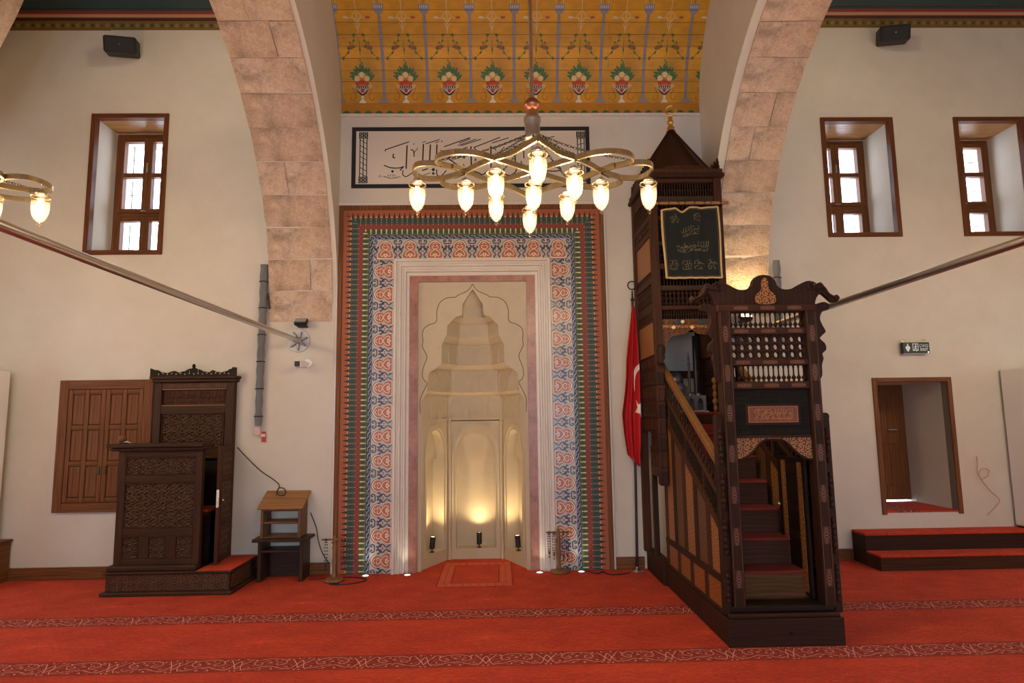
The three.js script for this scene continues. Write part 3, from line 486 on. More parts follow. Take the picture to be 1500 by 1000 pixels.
  M(t, 'pink_marble_strip', extrude(U(0.692, 3.172, 0.60, 3.108), 0.05), mPink, [0, 0, -0.045]).userData.label = 'dull pink marble strip';
  // cream panel with the stepped opening
  const hood = [[0.560, 0], [0.560, 1.80], [0.545, 1.82], [0.50, 1.89], [0.49, 2.06], [0.47, 2.11], [0.345, 2.19], [0.340, 2.41], [0.285, 2.52], [0.28, 2.62], [0.185, 2.72], [0.12, 2.735], [0.112, 2.86], [0, 3.03]];
  const outline = [[CX - 0.60, 0], ...hood.map(([w, y]) => [CX - w, y]), ...hood.slice(0, -1).reverse().map(([w, y]) => [CX + w, y]), [CX + 0.60, 0], [CX + 0.60, 3.108], [CX - 0.60, 3.108]];
  M(t, 'stone_panel', extrude(outline, 0.05), mCream, [0, 0, -0.085]);
  // thin dark line drawn round the hood, raised a hair
  const ln = [[0, 3.085], [0.02, 3.05], [0.055, 3.01], [0.17, 2.955], [0.185, 2.94], [0.285, 2.93], [0.36, 2.88], [0.395, 2.79], [0.40, 2.67], [0.43, 2.645], [0.47, 2.635], [0.54, 2.585], [0.555, 2.52], [0.548, 2.46], [0.555, 2.39], [0.52, 2.32], [0.505, 2.27], [0.54, 2.17], [0.555, 2.08], [0.535, 2.02], [0.50, 1.99], [0.515, 1.95], [0.55, 1.88], [0.578, 1.80], [0.575, 1.66]];
  const mLine = std({ color: lin(0.10, 0.055, 0.04), roughness: 0.8 });
  for (const s of [-1, 1]) M(t, 'hood_line', tube(ln.map(([w, y]) => [CX + s * w, y, -0.035]), 0.0035, 90, 4), mLine);
  // niche walls on a half-hexagon plan
  const FZ = -0.085, plan = (w, d) => [[CX - w, FZ], [CX - w * 0.56, FZ - d], [CX + w * 0.56, FZ - d], [CX + w, FZ]];
  const P0 = plan(0.565, 0.53), top0 = 1.60;
  const pointed = (a, yb, ys, ya) => { const l = [[-a, yb], [a, yb], [a, ys]]; for (let k = 1; k < 8; k++) { const u = k / 8; l.push([a * Math.cos(u * Math.PI / 2) ** 0.85, ys + (ya - ys) * Math.sin(u * Math.PI / 2) ** 1.15]); } l.push([0, ya]); for (let k = 7; k > 0; k--) { const u = k / 8; l.push([-a * Math.cos(u * Math.PI / 2) ** 0.85, ys + (ya - ys) * Math.sin(u * Math.PI / 2) ** 1.15]); } l.push([-a, ys]); return l; };
  for (let f = 0; f < 3; f++) {
    const [p, q] = [P0[f], P0[f + 1]], dx = q[0] - p[0], dz = q[1] - p[1], len = Math.hypot(dx, dz), g = G(t, 'niche_facet', [(p[0] + q[0]) / 2, 0, (p[1] + q[1]) / 2], [0, Math.atan2(-dz, dx), 0]);
    const a = len * 0.5 - (f === 1 ? 0.085 : 0.10), hole = pointed(a, f === 1 ? 0.12 : 0.13, 1.16, 1.47);
    L(g, 'facet_wall', extrude(rect(-len / 2, len / 2, 0, top0), 0.15, [hole]), mCream, [0, 0, -0.15]);
    L(g, 'panel_back', box(len, top0, 0.02, 0), mCream, [0, top0 / 2, -0.16]);
    L(g, 'tympanum', extrude(pointed(a, 1.14, 1.16, 1.47), 0.05), mCream, [0, 0, -0.15]);
    L(g, 'arch_moulding', extrude([...pointed(a + 0.045, 0.125, 1.16, 1.54).slice(1), [-a - 0.045, 0.125], ...[...pointed(a + 0.02, 0.125, 1.16, 1.50).slice(1), [-a - 0.02, 0.125]].reverse()], 0.014), mCream, [0, 0, 0]);
  }
  for (const [x, z] of P0.slice(1, 3)) M(t, 'colonnette', new THREE.CylinderGeometry(0.022, 0.022, top0, 8), mCream, [x + (x < CX ? 0.012 : -0.012), top0 / 2, z + 0.012]);
  // corbelled tiers of the hood
  const tiers = [[0.575, 0.53, 1.58, 1.86], [0.50, 0.45, 1.90, 2.15], [0.355, 0.34, 2.21, 2.43], [0.292, 0.26, 2.52, 2.68], [0.20, 0.17, 2.74, 2.86], [0.03, 0.03, 3.06, 3.07]];
  let pw = 0.565, pd = 0.53, py = top0 - 0.03;
  tiers.forEach(([w, d, yb, yt], i) => {
    const A = plan(pw, pd), C = plan(w, d), P = [], q = (a, b, c, e) => P.push(...a, ...b, ...c, ...a, ...c, ...e);
    for (let f = 0; f < 3; f++) { const v = (pl, k, y) => [pl[k][0], y, pl[k][1]]; q(v(A, f, py), v(A, f + 1, py), v(C, f + 1, yb), v(C, f, yb)); q(v(C, f, yb), v(C, f + 1, yb), v(C, f + 1, yt), v(C, f, yt)); }
    const g = new THREE.BufferGeometry(); g.setAttribute('position', new THREE.Float32BufferAttribute(P, 3)); g.computeVertexNormals(); M(t, 'hood_tier', planar(g), mCream);
    if (i < 3) { // small carved arches on each facet
      for (let f = 0; f < 3; f++) { const [p, r2] = [C[f], C[f + 1]], dx = r2[0] - p[0], dz = r2[1] - p[1], len = Math.hypot(dx, dz), h = yt - yb; const n = i === 0 ? 3 : 2;
        const holes = []; const wv = len / n; for (let k = 0; k < n; k++) holes.push(pointed(wv * 0.36, 0.02, h * 0.5, h * 0.92).map(([x, y]) => [x - len / 2 + (k + 0.5) * wv, y]));
        const gg = G(t, 'hood_arches', [(p[0] + r2[0]) / 2, yb, (p[1] + r2[1]) / 2], [0, Math.atan2(-dz, dx), 0]); L(gg, 'arch_screen', extrude(rect(-len / 2, len / 2, 0, h), 0.014, holes), mCream, [0, 0, 0]); }
    }
    const rim = C.map(([x, z]) => [x, yt, z]); if (i < 4) M(t, 'tier_rim', merge([0, 1, 2].map((f) => tube([rim[f], rim[f + 1]], 0.012, 1, 5))), mCream);
    pw = w; pd = d; py = yt;
  });
}
// rug woven in front of the niche
{
  const g = box(0.76, 0.006, 1.05, 0.001).clone(); const p = g.attributes.position, uv = g.attributes.uv; for (let i = 0; i < p.count; i++) uv.setXY(i, p.getX(i) / 0.76 + 0.5, 0.5 - p.getZ(i) / 1.05);
  const m = std({ roughness: 1, map: canvasTex(608, 840, (x, W, H) => {
    CARPET(x, W, H); x.strokeStyle = 'rgb(120,24,16)'; x.lineWidth = 6; x.strokeRect(8, 8, W - 16, H - 16); x.strokeRect(118, 118, W - 236, H - 236);
    for (const [ox, oy, w, h] of [[14, 14, W - 28, 96], [14, H - 110, W - 28, 96], [14, 120, 96, H - 240], [W - 110, 120, 96, H - 240]]) { x.save(); x.beginPath(); x.rect(ox, oy, w, h); x.clip(); x.translate(ox, oy); vine(x, w, h, 64, 'rgb(208,112,86)', 4, 5, false); x.restore(); }
  }, { wrap: false }), bumpMap: rep(CLOTHB, 1), bumpScale: 0.001 });
  const r = M(scene, 'niche_rug', g, m, [-0.245, 0.003, 0.10]); r.userData = { label: 'patterned rug panel with pale scroll border at the niche foot', category: 'rug' };
}
// uplights standing on the ledges inside the niche
for (const [x, z, ax, lab] of [[-0.235, -0.64, 0, 'black spotlight at the back of the niche'], [-0.752, -0.375, -1, 'black spotlight on the niche ledge nearer the lectern side'], [0.208, -0.375, 1, 'black spotlight on the niche ledge nearer the pulpit side']]) {
  const y = ax ? 0.13 : 0.12, t = thing('niche_spotlight', lab, 'spotlight', [x, y, z], 'spotlights in the niche'), tilt = [ax ? 0 : -0.06, 0, ax * 0.08];
  M(t, 'foot', new THREE.CylinderGeometry(0.024, 0.028, 0.01, 12), mBlack, [x, y + 0.005, z]); M(t, 'stem', new THREE.CylinderGeometry(0.007, 0.007, 0.04, 8), mBlack, [x, y + 0.025, z]);
  M(t, 'lamp_head', lathe([[0, 0], [0.028, 0], [0.030, 0.008], [0.030, 0.128], [0.026, 0.13], [0.026, 0.122], [0, 0.122]], 14), mBlack, [x, y + 0.04, z], tilt);
  M(t, 'lamp_lens', new THREE.CylinderGeometry(0.025, 0.025, 0.003, 12), std({ color: 0xffffff, emissive: lin(1, 0.8, 0.5), emissiveIntensity: 4 }), [x - ax * 0.010, y + 0.164, z - (ax ? 0 : 0.008)], tilt);
  const s = new THREE.SpotLight(lin(1, 0.74, 0.40), 1.5, 0, 1.25, 1, 2); s.position.set(x - ax * 0.011, y + 0.175, z - (ax ? 0 : 0.008)); s.target.position.set(x - ax * 0.12, y + 1.2, z + 0.12); s.castShadow = true; s.shadow.radius = 1.5; scene.add(s, s.target);
}
// round uplights let into the floor at the niche frame
for (const [x, lab] of [[-1.385, 'left of the tile band'], [-0.955, 'left of the white moulding'], [0.41, 'right of the white moulding'], [0.845, 'right of the tile band']]) {
  const t = thing('floor_uplight', 'small round floor light at the wall foot ' + lab, 'floor light', [x, 0, 0.11], 'floor lights before the niche');
  M(t, 'rim', lathe([[0.03, 0.001], [0.042, 0.001], [0.042, 0.006], [0.03, 0.008]], 16), mSteel, [x, 0, 0.11]);
  M(t, 'lamp_lens', new THREE.CylinderGeometry(0.03, 0.03, 0.006, 14), std({ color: 0xffffff, emissive: lin(1, 0.95, 0.85), emissiveIntensity: 4 }), [x, 0.004, 0.11]);
  const s = new THREE.SpotLight(lin(1, 0.90, 0.74), 0.32, 0, 0.75, 0.9, 2); s.position.set(x, 0.012, 0.11); s.target.position.set(x, 1.4, 0.05); s.castShadow = true; scene.add(s, s.target);
}
// painted inscription above the niche
{
  const x0 = -1.625, x1 = 1.075, y0 = 4.18, y1 = 4.90, sx = 1000 / 350;
  const tex = canvasTex(2048, 546, (x, W, H) => {
    x.fillStyle = 'rgb(208,199,182)'; x.fillRect(0, 0, W, H); const k = W / 350, X = (px) => (px - 515) * k, Yv = (py) => (py - 186.5) * H / 92;
    x.fillStyle = 'rgb(30,28,32)'; const b = 6.2 * k; x.fillRect(0, 0, W, b); x.fillRect(0, H - b, W, b); x.fillRect(0, 0, b, H); x.fillRect(W - b, 0, b, H);
    x.strokeStyle = 'rgb(26,24,28)'; x.lineCap = 'butt'; x.lineJoin = 'round';
    const A = (s, ox, oy) => (pts, lw) => { x.lineWidth = lw / s * k * 0.95; x.beginPath(); pts.forEach(([px, py], i) => { const a = X(ox + px / s), c = Yv(oy + py / s - (ox > 600 ? -1.2 : 0)); i ? x.lineTo(a, c) : x.moveTo(a, c); }); x.stroke(); };
    const dot = (s, ox, oy) => (px, py, r) => { x.save(); x.translate(X(ox + px / s), Yv(oy + py / s)); x.rotate(0.785); const q = r / s * k; x.fillRect(-q, -q, 2 * q, 2 * q); x.restore(); };
    const a = A(8.333, 510, 180), d = dot(8.333, 510, 180), sm = (pts, n = 24) => smooth(pts, n);
    a([[450, 360], [450, 340], [740, 240]], 13); a([[550, 390], [545, 435], [570, 445]], 15); a(sm([[435, 535], [520, 566], [640, 566], [672, 552], [650, 580], [630, 602]]), 14); d(540, 612, 14);
    a([[715, 285], [705, 580]], 17); a(sm([[668, 595], [664, 650], [700, 678], [760, 645], [830, 590]]), 12); a(sm([[758, 340], [790, 350], [803, 430]]), 13); a([[848, 318], [800, 382]], 8); a([[788, 262], [792, 276], [812, 262]], 6);
    a([[915, 268], [905, 505]], 17); a([[1000, 276], [990, 505]], 17); a([[1080, 276], [1070, 505]], 17); a([[900, 248], [945, 238]], 9); a([[942, 267], [1112, 214]], 11); a([[1060, 255], [1105, 240]], 9); a([[1130, 225], [1148, 235], [1130, 245]], 7); a([[1118, 345], [1135, 362], [1158, 350]], 9);
    a([[1165, 306], [1485, 190]], 12); a([[1335, 292], [1560, 208]], 10); a(sm([[1255, 432], [1215, 447], [1260, 485], [1325, 528]]), 15); a([[1240, 482], [1395, 432]], 7); d(1412, 440, 13); a([[1380, 338], [1455, 312]], 14); a([[1402, 520], [1412, 552]], 11);
    d(1036, 592, 17); d(1036, 640, 14); a([[900, 602], [970, 580]], 15); a(sm([[1078, 590], [1080, 650], [1110, 682], [1150, 655], [1195, 602]]), 13); a([[912, 662], [1000, 632]], 8); a(sm([[1175, 662], [1280, 636], [1420, 590]]), 6); a([[800, 692], [880, 660]], 9);
    a(sm([[428, 672], [520, 697], [620, 682]]), 8); for (const q of [487, 566]) a([[q - 2, 652], [q + 2, 678]], 7); for (const q of [512, 540]) { a([[q, 652], [q, 678]], 6); a([[q, 654], [q + 14, 654]], 5); } a([[372, 684], [392, 662], [410, 684]], 6); a([[620, 672], [640, 690]], 5);
    const b2 = A(7.5, 680, 180), e = dot(7.5, 680, 180);
    for (const [p, l] of [[[[-60, 225], [65, 175]], 10], [[[-40, 255], [185, 180]], 10], [[[130, 305], [105, 275], [395, 160]], 11], [[[305, 225], [490, 165]], 10], [[[350, 310], [325, 280], [630, 160]], 11], [[[575, 215], [760, 150]], 10], [[[820, 192], [890, 155]], 10], [[[965, 270], [1050, 220]], 9], [[[870, 185], [1000, 150]], 10], [[[640, 196], [740, 160]], 8],
      [[[72, 262], [75, 535]], 16], [[[292, 258], [292, 560]], 16], [[[555, 258], [560, 465]], 16], [[[655, 315], [655, 400]], 13], [[[870, 308], [875, 475]], 16], [[[760, 300], [765, 470]], 14], [[[125, 400], [115, 428]], 15], [[[912, 338], [915, 392], [934, 378]], 8], [[[930, 292], [965, 250]], 7], [[[400, 318], [440, 270]], 9], [[[1000, 300], [1070, 330]], 8], [[[390, 490], [345, 522]], 10], [[[590, 465], [665, 476]], 10], [[[930, 452], [975, 438]], 9]]) b2(p, l);
    b2(sm([[395, 322], [420, 350], [470, 352]]), 10); b2(sm([[100, 545], [150, 560], [200, 582], [250, 550], [300, 576], [390, 582], [400, 555]]), 13); b2(sm([[430, 510], [440, 572], [500, 592], [565, 548], [570, 520]]), 13); b2(sm([[700, 480], [720, 560], [800, 545], [880, 545], [1040, 542], [1062, 522], [1040, 503], [1000, 500]]), 13); b2(sm([[620, 430], [650, 500], [700, 520]]), 12); e(205, 326, 11); e(470, 300, 9); e(820, 420, 10); e(430, 640, 10); e(600, 590, 10);
    for (const [px, flip] of [[524, 0], [844, 1]]) { // drawn columns at both ends
      const l = X(px + 3), r = X(px + 13), t = Yv(204), bt = Yv(262); x.lineWidth = 1.4 * k; x.strokeStyle = 'rgb(28,34,30)'; x.beginPath(); x.moveTo(l, t); x.lineTo(l, bt); x.moveTo(r, t); x.lineTo(r, bt); x.moveTo((l + r) / 2, t); x.lineTo((l + r) / 2, bt); x.stroke(); x.lineWidth = 0.9 * k; for (let q = 0; q < 7; q++) { const yy = t + (bt - t) * (q + 0.2) / 7; x.beginPath(); x.moveTo(l, yy); x.lineTo(r, yy + 6 * k * (flip ? -0.3 : 1)); x.stroke(); }
      for (const cy of [Yv(199), Yv(266)]) { x.fillStyle = 'rgb(28,34,30)'; x.fillRect(l - 1.5 * k, cy - 5 * k, r - l + 3 * k, 10 * k); x.strokeStyle = 'rgb(170,176,160)'; x.lineWidth = 0.7 * k; for (const q of [0.22, 0.78]) for (const u of [-2.4, 2.4]) { x.beginPath(); x.arc(l + (r - l) * q, cy + u * k, 1.9 * k, 0, 7); x.stroke(); } }
      x.strokeStyle = 'rgb(26,24,28)';
    }
  }, { wrap: false });
  const m = M(scene, 'inscription_panel', new THREE.BoxGeometry(x1 - x0, y1 - y0, 0.012), [mPlaster, mPlaster, mPlaster, mPlaster, std({ map: tex, roughness: 0.8 }), mPlaster], [(x0 + x1) / 2, (y0 + y1) / 2, 0.006]);
  m.userData = { label: 'long painted panel of black calligraphy with black border above the niche', category: 'inscription' };
}

// ---------- carved preaching chair on the left ----------
{
  const t = thing('preaching_chair', 'dark carved wooden preaching chair with tall back and red carpeted platform', 'pulpit chair', [-3.1, 0, 0.35]);
  const K = mWoodKursu, mCarve = wood(0.105, 0.052, 0.03, 0.42, 0.0005, 2);
  // platform
  B(t, 'platform_skirt', K, -3.72, -2.50, 0, 0.035, 0.0, 0.725, 0.008); B(t, 'platform', K, -3.68, -2.53, 0.035, 0.195, 0.01, 0.695, 0.003); B(t, 'platform_edge', K, -3.70, -2.515, 0.195, 0.213, 0.0, 0.71, 0.005);
  M(t, 'carved_front', relief(1.12, 0.14, 0.007, 0.007, carved(38, 5, 5)), mCarve, [-3.105, 0.115, 0.6955]); M(t, 'carved_side', relief(0.64, 0.14, 0.007, 0.007, carved(38, 5, 6)), mCarve, [-2.5295, 0.115, 0.35], [0, Math.PI / 2, 0]);
  B(t, 'carpet_top', mCarpet, -2.84, -2.52, 0.213, 0.222, 0.03, 0.70, 0.003);
  // desk front
  B(t, 'plinth_moulding', K, -3.70, -2.86, 0.213, 0.262, 0.56, 0.675, 0.01);
  const x0 = -3.66, x1 = -2.86, zf = 0.63;
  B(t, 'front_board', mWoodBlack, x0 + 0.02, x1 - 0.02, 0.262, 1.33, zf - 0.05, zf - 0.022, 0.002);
  B(t, 'stile', K, x0, x0 + 0.065, 0.262, 1.33, zf - 0.06, zf); B(t, 'stile', K, x1 - 0.065, x1, 0.262, 1.33, zf - 0.06, zf);
  for (const [a, b] of [[0.262, 0.325], [0.53, 0.605], [1.03, 1.10], [1.27, 1.33]]) B(t, 'rail', K, x0 + 0.065, x1 - 0.065, a, b, zf - 0.055, zf - 0.003);
  for (const x of [-3.43, -3.175]) B(t, 'muntin', K, x, x + 0.085, 0.325, 0.53, zf - 0.055, zf - 0.004);
  const panel = (name, a, b, p, q, z, cell, sd, dep = 0.016) => { M(t, name, relief(b - a - 0.016, q - p - 0.016, dep, 0.006, carved(cell, cell * 0.13, sd)), mCarve, [(a + b) / 2, (p + q) / 2, z]); for (const [u0, u1, v0, v1] of [[a, b, p, p + 0.01], [a, b, q - 0.01, q], [a, a + 0.01, p + 0.01, q - 0.01], [b - 0.01, b, p + 0.01, q - 0.01]]) B(t, 'panel_bead', mWoodRed, u0, u1, v0, v1, z - 0.004, z + 0.022, 0.003); };
  panel('carved_panel', x0 + 0.065, x1 - 0.065, 0.605, 1.03, zf - 0.021, 56, 11); panel('carved_panel', x0 + 0.065, x1 - 0.065, 1.10, 1.27, zf - 0.021, 44, 13);
  for (const [a, b, s] of [[x0 + 0.065, -3.43, 2], [-3.345, -3.175, 3], [-3.09, x1 - 0.065, 4]]) panel('carved_panel', a, b, 0.325, 0.53, zf - 0.021, 40, 20 + s);
  B(t, 'desk_cornice', K, -3.72, -2.845, 1.33, 1.365, 0.52, 0.66, 0.008); B(t, 'desk_cornice', K, -3.76, -2.845, 1.365, 1.40, 0.46, 0.69, 0.006);
  M(t, 'dentil_strip', relief(0.86, 0.018, 0.006, 0.004, (x, W, H) => { x.fillStyle = '#fff'; for (let k = 0; k < 60; k++) x.fillRect(k * W / 60, 0, W / 120, H); }), K, [-3.30, 1.348, 0.661]);
  // left side, tall back
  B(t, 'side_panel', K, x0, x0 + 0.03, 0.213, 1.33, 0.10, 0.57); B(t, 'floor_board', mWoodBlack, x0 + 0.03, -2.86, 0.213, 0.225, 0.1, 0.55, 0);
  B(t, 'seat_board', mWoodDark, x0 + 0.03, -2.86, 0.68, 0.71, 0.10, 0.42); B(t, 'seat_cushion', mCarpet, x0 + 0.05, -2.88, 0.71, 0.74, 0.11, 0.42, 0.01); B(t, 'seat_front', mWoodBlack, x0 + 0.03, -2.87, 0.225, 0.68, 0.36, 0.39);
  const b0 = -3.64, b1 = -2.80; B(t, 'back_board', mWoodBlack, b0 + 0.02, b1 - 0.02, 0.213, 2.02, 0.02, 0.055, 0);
  B(t, 'back_stile', K, b0, b0 + 0.075, 0.213, 2.02, 0.03, 0.10); B(t, 'back_stile', K, b1 - 0.09, b1, 0.213, 2.02, 0.03, 0.10);
  for (const [a, b] of [[1.22, 1.32], [1.69, 1.775], [1.95, 2.02]]) B(t, 'back_rail', K, b0 + 0.075, b1 - 0.09, a, b, 0.035, 0.096);
  panel('carved_panel', b0 + 0.085, b1 - 0.10, 1.32, 1.69, 0.07, 60, 31, 0.018);
  M(t, 'script_panel', relief(b1 - b0 - 0.195, 0.155, 0.008, 0.0045, (x, W, H) => { script(x, 8, H * 0.04, W - 16, H * 0.62, '#fff', 77); script(x, 20, H * 0.36, W - 30, H * 0.58, '#fff', 41); }), mWoodRed, [(b0 + b1) / 2 - 0.007, 1.862, 0.07]).userData.label = 'carved panel of writing';
  for (const y of [1.775, 1.945]) B(t, 'panel_bead', mWoodPine, b0 + 0.08, b1 - 0.095, y - 0.003, y + 0.007, 0.07, 0.098, 0.002);
  M(t, 'patterned_rail', relief(b1 - b0 - 0.17, 0.05, 0.004, 0.006, carved(26, 4, 8)), mCarve, [(b0 + b1) / 2, 1.985, 0.0965]);
  B(t, 'back_cornice', K, b0 - 0.02, b1 + 0.02, 2.02, 2.055, 0.01, 0.13, 0.008); B(t, 'back_cornice', K, b0 - 0.035, b1 + 0.03, 2.055, 2.085, 0.0, 0.15, 0.006);
  // pierced crest
  const cr = [[b0 - 0.03, 2.085], [b1 + 0.03, 2.085], [b1 + 0.03, 2.17], [b1 - 0.01, 2.175]], prof = []; for (let k = 0; k <= 60; k++) { const u = 1 - k / 60, x = b0 + 0.02 + u * (b1 - b0 - 0.04), c = Math.abs(u - 0.5) * 2; prof.push([x, 2.115 + 0.05 * Math.exp(-((c - 0.0) ** 2) / 0.05) + 0.022 * Math.exp(-((c - 0.52) ** 2) / 0.006) + 0.035 * Math.exp(-((c - 1) ** 2) / 0.02) + 0.008 * Math.abs(Math.sin(u * 40))]); }
  const outer = [...cr, ...prof, [b0 - 0.03, 2.17]]; const holes = []; for (let k = 0; k < 17; k++) { const u = (k + 0.5) / 17, x = b0 + 0.03 + u * (b1 - b0 - 0.06), c = Math.abs(u - 0.5) * 2, yy = 2.106 + (k % 2) * 0.008, r = 0.012; const ring = []; for (let a = 0; a < 7; a++) ring.push([x + r * Math.cos(a / 7 * 6.283 + k), yy + r * 0.75 * Math.sin(a / 7 * 6.283 + k)]); holes.push(ring); if (c < 0.28 && k % 2) { const r2 = []; for (let a = 0; a < 6; a++) r2.push([x + 0.009 * Math.cos(a / 6 * 6.283), 2.136 + 0.008 * Math.sin(a / 6 * 6.283)]); holes.push(r2); } }
  M(t, 'pierced_crest', extrude(outer, 0.02, holes), mWoodBlack, [0, 0, 0.125]); M(t, 'finial', lathe([[0, 0.05], [0.014, 0.04], [0.02, 0.02], [0.012, 0.005], [0.016, 0], [0, 0]], 8), mWoodBlack, [(b0 + b1) / 2, 2.165, 0.135]);
  // open door
  const d = G(t, 'door', [-2.80, 0.235, 0.11], [0, -Math.PI / 2 - 0.06 + Math.PI, 0]); d.rotation.y = -Math.PI / 2 + 0.12;
  // local x runs along the leaf towards the viewer
  L(d, 'leaf', box(0.40, 1.11, 0.022), K, [0.20, 0.555, 0]); for (const x of [0.02, 0.38]) L(d, 'door_stile', box(0.05, 1.12, 0.036), mWoodRed, [x, 0.56, 0]);
  for (const y of [0.03, 0.38, 0.80, 1.09]) L(d, 'door_rail', box(0.32, 0.06, 0.034), K, [0.2, y, 0]);
  for (const [y, h] of [[0.205, 0.28], [0.59, 0.35], [0.945, 0.22]]) L(d, 'carved_panel', relief(0.30, h, 0.01, 0.007, carved(40, 6, 9)), mCarve, [0.2, y, -0.011], [0, Math.PI, 0]);
  L(d, 'lock_plate', box(0.004, 0.17, 0.024), mBrass, [0.407, 0.62, 0]); L(d, 'door_knob', new THREE.SphereGeometry(0.014, 10, 8), mBrass, [0.37, 0.60, -0.04]);
}
{
  const t = thing('microphone', 'small brown ball with a pale base on the carved desk', 'microphone', [-3.66, 1.40, 0.58]);
  M(t, 'ball', new THREE.SphereGeometry(0.036, 16, 12), wood(0.22, 0.08, 0.04, 0.4), [-3.67, 1.449, 0.57]); M(t, 'stand', lathe([[0, 0], [0.036, 0], [0.034, 0.006], [0.012, 0.012], [0, 0.014]], 12), mBlack, [-3.66, 1.40, 0.57]); M(t, 'clip', tube([[-3.66, 1.412, 0.57], [-3.62, 1.42, 0.585], [-3.57, 1.405, 0.6]], 0.006, 10, 6), mSteel);
}
// wall cupboard
{
  const t = thing('wall_cupboard', 'brown panelled double door cupboard set in the wall beside the preaching chair', 'cupboard', [-4.18, 0.68, 0]), x0 = -4.675, x1 = -3.69, y0 = 0.68, y1 = 2.06, c = 0.095;
  B(t, 'frame', mWoodMid, x0, x0 + c, y0, y1, 0, 0.035); B(t, 'frame', mWoodMid, x1 - c, x1, y0, y1, 0, 0.035); B(t, 'frame', mWoodMid, x0 + c, x1 - c, y0, y0 + c, 0, 0.035); B(t, 'frame', mWoodMid, x0 + c, x1 - c, y1 - c, y1, 0, 0.035);
  B(t, 'back_board', mWoodCase, x0 + c, x1 - c, y0 + c, y1 - c, 0.0, 0.006, 0);
  const xm = (x0 + x1) / 2, H = y1 - y0 - 2 * c - 0.01;
  for (const [a, b] of [[x0 + c + 0.004, xm - 0.002], [xm + 0.002, x1 - c - 0.004]]) {
    const d = G(t, 'door', [(a + b) / 2, y0 + c + 0.005, 0.006]), w = b - a;
    for (const s of [-1, 0, 1]) L(d, 'stile', box(0.045, H, 0.024), mWoodMid, [s * (w / 2 - 0.0225), H / 2, 0.012]);
    const ph = (H - 4 * 0.05) / 3, pw = (w - 3 * 0.045) / 2;
    for (let r = 0; r < 4; r++) for (const s of [-1, 1]) L(d, 'rail', box(pw, 0.05, 0.022), mWoodMid, [s * (pw / 2 + 0.0225), 0.025 + r * (ph + 0.05), 0.011]);
    for (let r = 0; r < 3; r++) for (const s of [-1, 1]) L(d, 'raised_panel', box(pw - 0.008, ph - 0.008, 0.016, 0.007), mWoodMid, [s * (pw / 2 + 0.0225), 0.05 + ph / 2 + r * (ph + 0.05), 0.01]);
    L(d, 'handle_plate', box(0.03, 0.085, 0.012, 0.003), mBronze, [(a < xm - 0.2 ? 1 : -1) * (w / 2 - 0.03), H * 0.28, 0.03]);
  }
}
// dark low table and the small sloped bookstand on it
{
  const t = thing('low_table', 'dark brown low wooden table against the wall by the carpeted platform', 'table', [-2.2, 0, 0.15]), W = wood(0.055, 0.028, 0.018, 0.45);
  B(t, 'table_top', W, -2.48, -1.935, 0.395, 0.425, 0.02, 0.33, 0.006);
  B(t, 'side_panel', W, -2.43, -2.395, 0, 0.395, 0.03, 0.29); B(t, 'side_panel', W, -2.015, -1.98, 0, 0.395, 0.03, 0.29); B(t, 'shelf', W, -2.395, -2.015, 0.285, 0.305, 0.03, 0.28); B(t, 'back_panel', W, -2.395, -2.015, 0, 0.285, 0.03, 0.05);
  const s = thing('bookstand', 'light brown open bookstand with sloping top standing on the dark table', 'bookstand', [-2.22, 0.425, 0.15]), Q = wood(0.20, 0.095, 0.04, 0.45);
  for (const x of [-2.42, -2.045]) M(s, 'side_panel', extrude([[0.03, 0.425], [0.27, 0.425], [0.27, 0.715], [0.03, 0.845]], 0.025, [], 0.002), Q, [x + 0.025, 0, 0], [0, -Math.PI / 2, 0]);
  M(s, 'sloping_top', box(0.46, 0.02, 0.31), mWoodPine, [-2.22, 0.79, 0.155], [0.50, 0, 0]); B(s, 'shelf', Q, -2.395, -2.045, 0.565, 0.585, 0.04, 0.26); B(s, 'front_lip', Q, -2.395, -2.045, 0.69, 0.718, 0.25, 0.268); B(s, 'base_board', Q, -2.395, -2.045, 0.425, 0.437, 0.04, 0.26);
  B(s, 'back_slat', Q, -2.395, -2.045, 0.66, 0.78, 0.035, 0.045);
}
